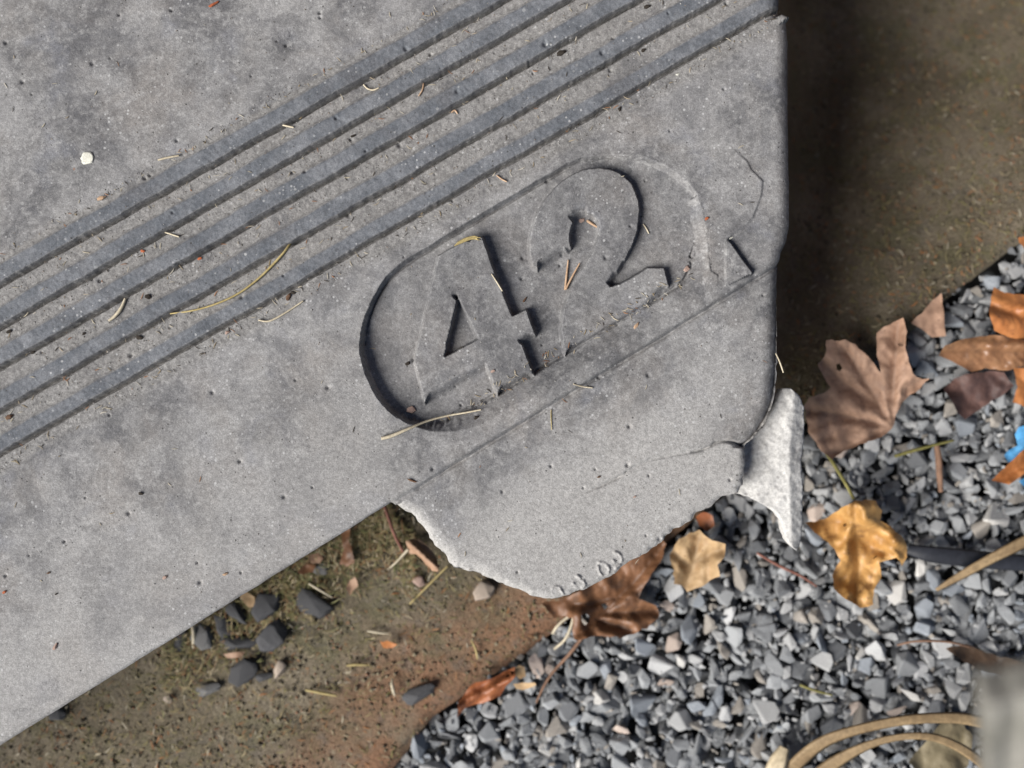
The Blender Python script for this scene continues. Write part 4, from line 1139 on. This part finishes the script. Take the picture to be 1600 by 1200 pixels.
on_slab_tube('straw', [(1212, 552), (1218, 564), (1224, 582)], [1, 1.3, 1], M['straw'], 'thin pale fibre at the right edge of the lug corner', 'straw', .6)
on_slab_tube('straw', [(776, 274), (784, 280), (792, 284)], [1, 1.4, 1], M['woodchip'], 'short tan straw between the last rib and the panel', 'straw', .4)
on_slab_tube('straw', [(705, 176), (711, 171), (715, 178)], [1, 1.6, 1], M['woodchip'], 'tiny tan splinter between the ribs at the top', 'straw', .4)
tuft = bpy.data.objects.new('grass_tuft', None); COL.objects.link(tuft); tuft.location = P(730, 374, slab_z(730, 374))
tag(tuft, 'yellow tuft of dry grass lying on the upper end of the numeral 4', 'grass tuft')
for i in range(9):
    a = i / 8
    q = [(710 + 6 * a, 384 - 6 * a), (726 + 3 * a, 377 - 6 * a), (738 + 4 * a, 372 - 5 * a + (i % 3)), (751 - 5 * a, 371 + 4 * (i % 2))]
    z0 = max(slab_z(*p) for p in q)
    tube('blade', [(u, v, z0 + 0.0005 + 0.0004 * a) for u, v in q], [.8, 1.2, 1.1, .6], M['yellow'], parent=tuft)

def crumb(u, v, w, mkey, label, cat='crumb', asp=0.7, rot=0.5, tall=0.6, group=None, name='crumb'):
    me = stone_mesh('s', (int(u) * 3 + int(v)) % len(SMOOTHP), mkey)
    o = bpy.data.objects.new(name, me); COL.objects.link(o)
    sz = w * S * 0.78
    o.scale = (sz, sz * asp * 1.2, sz * tall); o.rotation_euler = (0.1, 0.1, rot)
    z = slab_z(u, v) + 0.28 * tall * sz
    o.location = P(u, v, z)
    tag(o, label, cat, group)
crumb(926, 350, 30, 'woodchip', 'tan wood chip in the eye of the numeral 2', 'wood chip', .34, -0.5, .35, name='wood_chip')
crumb(909, 344, 13, 'pinkcrumb', 'small brown husk beside the wood chip in the numeral 2', 'husk', .7, 1, .5, name='husk')
crumb(642, 641, 19, 'pinkcrumb', 'pinkish crumb in the lower left bend of the panel', 'crumb', .7, .6)
crumb(451, 463, 18, 'browncrumb', 'brown seed husk left of the panel', 'seed husk', .62, 1.1, name='seed_husk')
crumb(458, 457, 10, 'soilcrumb', 'tiny black crumb touching the brown seed husk', 'crumb')
crumb(525, 408, 15, 'soilcrumb', 'dark bent crumb below the last rib', 'crumb', .5, 2.6)
crumb(994, 509, 17, 'woodchip', 'tan wood splinter above the panel rim', 'wood chip', .45, 1.3, .4, name='wood_chip')
crumb(644, 751, 22, 'browncrumb', 'small brown leaf husk near the inner corner of the slab', 'husk', .34, -0.3, .35, name='husk')
crumb(1170, 690, 1, 'soilcrumb', 'tiny soil grain on the crack of the lug', 'crumb')
crumb(159, 309, 20, 'woodchip', 'orange brown chip beside the topmost rib', 'wood chip', .5, .3, .45, name='wood_chip')
crumb(334, 6, 24, 'redcrumb', 'red brown chip at the top edge of the slab', 'chip', .4, .6, .4, name='chip')
crumb(220, 771, 10, 'soilcrumb', 'black crumb in place of a pit on the plain lower left of the slab', 'crumb')  # dark crumb stands in for a pit in the face
crumb(86, 1010, 16, 'pinkcrumb', 'beige crumb on the lower left of the slab, largest there', 'crumb', .7, 1.2)
crumb(258, 902, 12, 'pinkcrumb', 'beige crumb on the lower slab in the middle of its plain part', 'crumb')
crumb(352, 897, 12, 'woodchip', 'tan crumb near the lower slab edge', 'crumb')
crumb(76, 895, 9, 'browncrumb', 'small brown crumb on the lower left of the slab', 'crumb')
crumb(7, 925, 10, 'redcrumb', 'red crumb at the left edge of the slab', 'crumb')
crumb(88, 928, 7, 'soilcrumb', 'tiny black crumb near the left edge of the slab', 'crumb')
crumb(15, 651, 17, 'browncrumb', 'brown crumb between the lowest ribs at the left edge', 'crumb', .7, .4)
crumb(14, 518, 12, 'soilcrumb', 'black crumb at the left end of the second rib', 'crumb')
crumb(231, 464, 13, 'soilcrumb', 'black crumb between the third and fourth ribs', 'crumb')
crumb(218, 527, 14, 'soilcrumb', 'black crumb against the fourth rib', 'crumb')
crumb(131, 521, 9, 'soilcrumb', 'tiny black crumb left of the pale curl of straw', 'crumb')
crumb(52, 550, 11, 'soilcrumb', 'black crumb against the third rib near the left edge', 'crumb')
crumb(552, 212, 12, 'soilcrumb', 'black crumb between ribs in the middle of the band', 'crumb')
crumb(878, 82, 22, 'soilcrumb', 'dark soil clump between the ribs near the top', 'soil clump', .6, .3, .5, name='soil_clump')
crumb(932, 105, 15, 'soilcrumb', 'dark soil clump on the fourth rib near the top', 'soil clump', .6, .6, .5, name='soil_clump')
crumb(1006, 78, 12, 'soilcrumb', 'dark crumb in place of a pit between the two last ribs near the top', 'crumb')  # another pit given as a dark crumb
crumb(968, 170, 12, 'soilcrumb', 'dark crumb just below the last rib', 'crumb', .6, 1.2)
crumb(1012, 10, 16, 'soilcrumb', 'dark crumb at the top edge among the ribs', 'crumb', .6, .2)
crumb(1059, 116, 10, 'lichen', 'tiny white pebble below the last rib near the right edge', 'pebble', name='pebble')
crumb(355, 519, 11, 'pinkcrumb', 'small beige pebble below the last rib', 'pebble', name='pebble')
crumb(1105, 341, 11, 'redcrumb', 'orange crumb on the rim right of the panel', 'crumb')
crumb(1073, 420, 15, 'pinkcrumb', 'pink crumb at the right end of the panel', 'crumb', .7, .8)
crumb(223, 392, 9, 'redcrumb', 'tiny red crumb below the second rib', 'crumb')
crumb(312, 404, 10, 'redcrumb', 'orange crumb below the third rib', 'crumb')
crumb(637, 568, 11, 'soilcrumb', 'black crumb on the left tip of the numeral 4', 'crumb')
crumb(1142, 372, 11, 'lichen', 'white crumb at the upper end of the dark cleft', 'crumb')
crumb(820, 468, 14, 'browncrumb', 'brown crumb on the crossbar tip of the numeral 4', 'crumb', .5, 1.0)
crumb(936, 745, 9, 'browncrumb', 'brown crumb in the middle of the lug', 'crumb')
crumb(992, 776, 8, 'pinkcrumb', 'pink crumb on the lower part of the lug', 'crumb')
crumb(770, 580, 10, 'pinkcrumb', 'beige crumb on the foot of the numeral 4', 'crumb')
crumb(744, 652, 12, 'soilcrumb', 'black crumb at the lower bend of the panel', 'crumb')
o = tri_fill('lichen_spot', roughen([(125 + 0, 247), (128, 239), (136, 237), (144, 240), (147, 248), (143, 255), (135, 257), (128, 254)], 1.5, 3, 5), lambda u, v: np.array([slab_z(a, b) for a, b in zip(u, v)]) + 0.0006, 3.0, M['lichen'], None, thick=0.0008, seed=4)
o.parent = slab; o.matrix_parent_inverse = Matrix.Translation((0, 0, -H)); o['label'] = 'round white lichen spot'

# ---------------------------------------------------------------- uncountable litter
def scraps(name, spots_, label, mat, parent=None):
    """spots: list of (Vector position, length, width, angle, curl, tilt, colour); thin 4-sided splinters"""
    Vs, Fs, Cs = [], [], []; b = 0
    for (p, L, w, a, curl, tilt, colr) in spots_:
        m = 4
        for i in range(m + 1):
            t = i / m - .5
            ang = a + curl * t
            c = Vector((p.x + L * t * math.cos(a + curl * t * .5), p.y + L * t * math.sin(a + curl * t * .5), p.z + L * t * tilt))
            nx, ny = -math.sin(ang), math.cos(ang); ww = w * (1 - 0.7 * abs(2 * t) ** 2) * .5
            Vs += [(c.x + nx * ww, c.y + ny * ww, c.z), (c.x, c.y, c.z + ww * .8), (c.x - nx * ww, c.y - ny * ww, c.z)]
            Cs += [colr] * 3
            if i < m:
                q = b + i * 3
                Fs += [(q, q + 3, q + 4, q + 1), (q + 1, q + 4, q + 5, q + 2)]
        b += (m + 1) * 3
    me = mesh_np(name, np.array(Vs), np.array(Fs)[:, ::-1])
    at = me.attributes.new('tint', 'FLOAT_COLOR', 'POINT')
    at.data.foreach_set('color', np.concatenate([np.array(Cs), np.ones((len(Cs), 1))], 1).astype(np.float32).ravel())
    o = link_mesh(name, me, mat)
    tag(o, label, 'litter', kind='stuff')
    if parent is not None: o.parent = parent; o.matrix_parent_inverse = Matrix.Translation(-parent.location)
    return o

TAN = [(.34, .27, .15), (.26, .205, .10), (.20, .175, .075), (.16, .14, .055), (.42, .35, .23), (.22, .12, .06), (.30, .13, .05), (.13, .10, .05), (.48, .43, .33)]
TANP = [tuple(.68 * a + .32 * b for a, b in zip(c, (.16, .135, .086))) for c in TAN] + TAN[2:4] + [TAN[6]]
def path_litter():
    L = []
    def add(u, v, lmin, lmax, w, cols, zmax=.003):
        z = random.uniform(.0004, zmax) + float(path_z(u, v)); p = P(u, v, z); ln = random.uniform(lmin, lmax) * kk(0)
        c = random.choice(cols); f = random.uniform(.65, 1.15)
        L.append((p, ln, random.uniform(*w) * kk(0), random.uniform(0, 6.28), random.uniform(-1.2, 1.2), random.uniform(-.12, .12), tuple(x * f for x in c)))
    n = 0
    while n < 5200:
        u = random.uniform(-150, 1750); v = random.uniform(-150, 1350)
        if v > edge_v(u) - 8: continue
        if poly_inside(np.array([u]), np.array([v]), outline)[0]: continue
        ed = edge_v(u) - v
        if ed < 150 and random.random() < .62 and u < 900: continue
        add(u, v, 4, 15 if random.random() < .85 else 22, (.8, 2.1), TANP); n += 1
    for _ in range(4200):      # the felt of straw close under the slab's edge
        t = random.random() ** .8; u = 250 + 400 * t; d = abs(random.gauss(0, 46))
        v = 785 + (610 - u) * .623 + d + 4
        if u > 610 : v = 800 + (u - 610) * 1.0 + d
        if v > edge_v(u) - 20: continue
        if poly_inside(np.array([u]), np.array([v]), outline)[0]: continue
        add(u, v, 5, 14 if random.random() < .7 else 28, (.7, 2.0), TANP[:6] + TAN[:6] + [(.15, .15, .065), (.22, .21, .10), (.12, .13, .055), (.08, .07, .035)], .007)
    scraps('path_litter', L, 'dry straw bits and moss scattered over the brown path', M['tint'])
path_litter()

def slab_litter():
    L = []
    def add(u, v, lmin, lmax, cols):
        z = slab_z(u, v) + .0004; ln = random.uniform(lmin, lmax) * S; c = random.choice(cols); f = random.uniform(.7, 1.15)
        L.append((P(u, v, z), ln, random.uniform(.8, 1.8) * S, random.uniform(0, 6.28), random.uniform(-1, 1), 0, tuple(x * f for x in c)))
    cols = [(.36, .32, .25), (.30, .25, .18), (.40, .37, .31), (.25, .13, .07), (.22, .17, .10), (.36, .32, .24), (.06, .05, .04)]
    for _ in range(360):       # the troughs between the ribs collect most of it
        u = random.uniform(-20, 1215); i = random.choice([0, 1, 2, 3, 4, 4])
        y0, m = [(443, .564), (509, .5745), (573, .576), (641, .574), (708, .5745)][i]
        v = y0 - m * u + random.uniform(4, 30)
        if -10 < v < 1000: add(u, v, 3, 13, cols)
    for _ in range(80):       # above the first rib
        u = random.uniform(0, 760); v = 443 - .564 * u - 40 - abs(random.gauss(0, 6))
        if v > -10: add(u, v, 3, 11, cols)
    for _ in range(130):       # foot of the panel's lower wall
        u = random.uniform(690, 1085); v = 668 - (u - 690) * .6 + random.uniform(-20, 6); add(u, v, 3, 12, cols)
    for _ in range(80):
        u = random.uniform(0, 1220); v = random.uniform(0, 930)
        if poly_inside(np.array([u]), np.array([v]), outline)[0]: add(u, v, 3, 11, cols)
    scraps('slab_litter', L, 'tiny straw splinters and grit lying on the ribbed slab', M['tint'])
slab_litter()

def grit(name, n, place, label, cols, mat):
    base = np.array([(1, 0, 0), (-1, 0, 0), (0, 1, 0), (0, -1, 0), (0, 0, 1), (0, 0, -1)], float)
    Ft = np.array([(0, 2, 4), (2, 1, 4), (1, 3, 4), (3, 0, 4), (2, 0, 5), (1, 2, 5), (3, 1, 5), (0, 3, 5)])
    Vs, Fs, Cs = [], [], []
    k = 0
    while k < n:
        r = place()
        if r is None: continue
        p, s = r
        v = base * s * rng.uniform(.6, 1.2, (6, 1)) * np.array([1, 1, .7])
        a = random.uniform(0, 6.28); c, si = math.cos(a), math.sin(a)
        v = v @ np.array([[c, si, 0], [-si, c, 0], [0, 0, 1]]) + np.array(p)
        Vs.append(v); Fs.append(Ft + 6 * k); cc = random.choice(cols); f = random.uniform(.7, 1.2)
        Cs += [tuple(x * f for x in cc)] * 6; k += 1
    me = mesh_np(name, np.concatenate(Vs), np.concatenate(Fs), smooth=True)
    at = me.attributes.new('tint', 'FLOAT_COLOR', 'POINT')
    at.data.foreach_set('color', np.concatenate([np.array(Cs), np.ones((len(Cs), 1))], 1).astype(np.float32).ravel())
    o = link_mesh(name, me, mat); tag(o, label, 'grit', kind='stuff')
def pl_slab():
    u = random.uniform(-20, 1218)
    if random.random() < .8:
        y0, m = random.choice([(443, .564), (509, .5745), (573, .576), (641, .574), (708, .5745), (403, .564)]); v = y0 - m * u + random.uniform(2, 32)
        if m == .564 and y0 == 403: v = y0 - m * u - abs(random.gauss(0, 8))
    else: v = random.uniform(-10, 935)
    if not (-15 < v < 1180) or not poly_inside(np.array([u]), np.array([v]), outline)[0]: return None
    s = random.uniform(.5, 1.35) * S
    return P(u, v, slab_z(u, v) + s * .35), s
grit('slab_grit', 3000, pl_slab, 'sandy grit caught between the ribs of the slab', [(.25, .24, .225), (.31, .30, .285), (.19, .18, .165), (.11, .10, .085), (.37, .355, .335), (.22, .18, .145)], M['crumb'])
def pl_path():
    u = random.uniform(-100, 1700); v = random.uniform(-100, 1300)
    if v > edge_v(u) - 3 or poly_inside(np.array([u]), np.array([v]), outline)[0]: return None
    s = random.choice([random.uniform(.7, 1.8), random.uniform(1.2, 3.2)]) * kk(0)
    return P(u, v, s * .3 + float(path_z(u, v))), s
grit('path_grit', 9500, pl_path, 'small soil crumbs scattered over the brown path', [(.10, .085, .055), (.15, .125, .085), (.05, .042, .03), (.20, .17, .11), (.12, .11, .05), (.22, .12, .075)], M['crumb'])

def pl_clod():
    r = pl_path()
    return None if r is None else ((r[0].x, r[0].y, r[0].z + .0006), random.uniform(2.4, 5.0) * kk(0))
grit('path_clods', 520, pl_clod, 'little clods of soil lying on the brown path', [(.12, .10, .065), (.16, .135, .09), (.08, .066, .045), (.19, .165, .11)], M['crumb'])
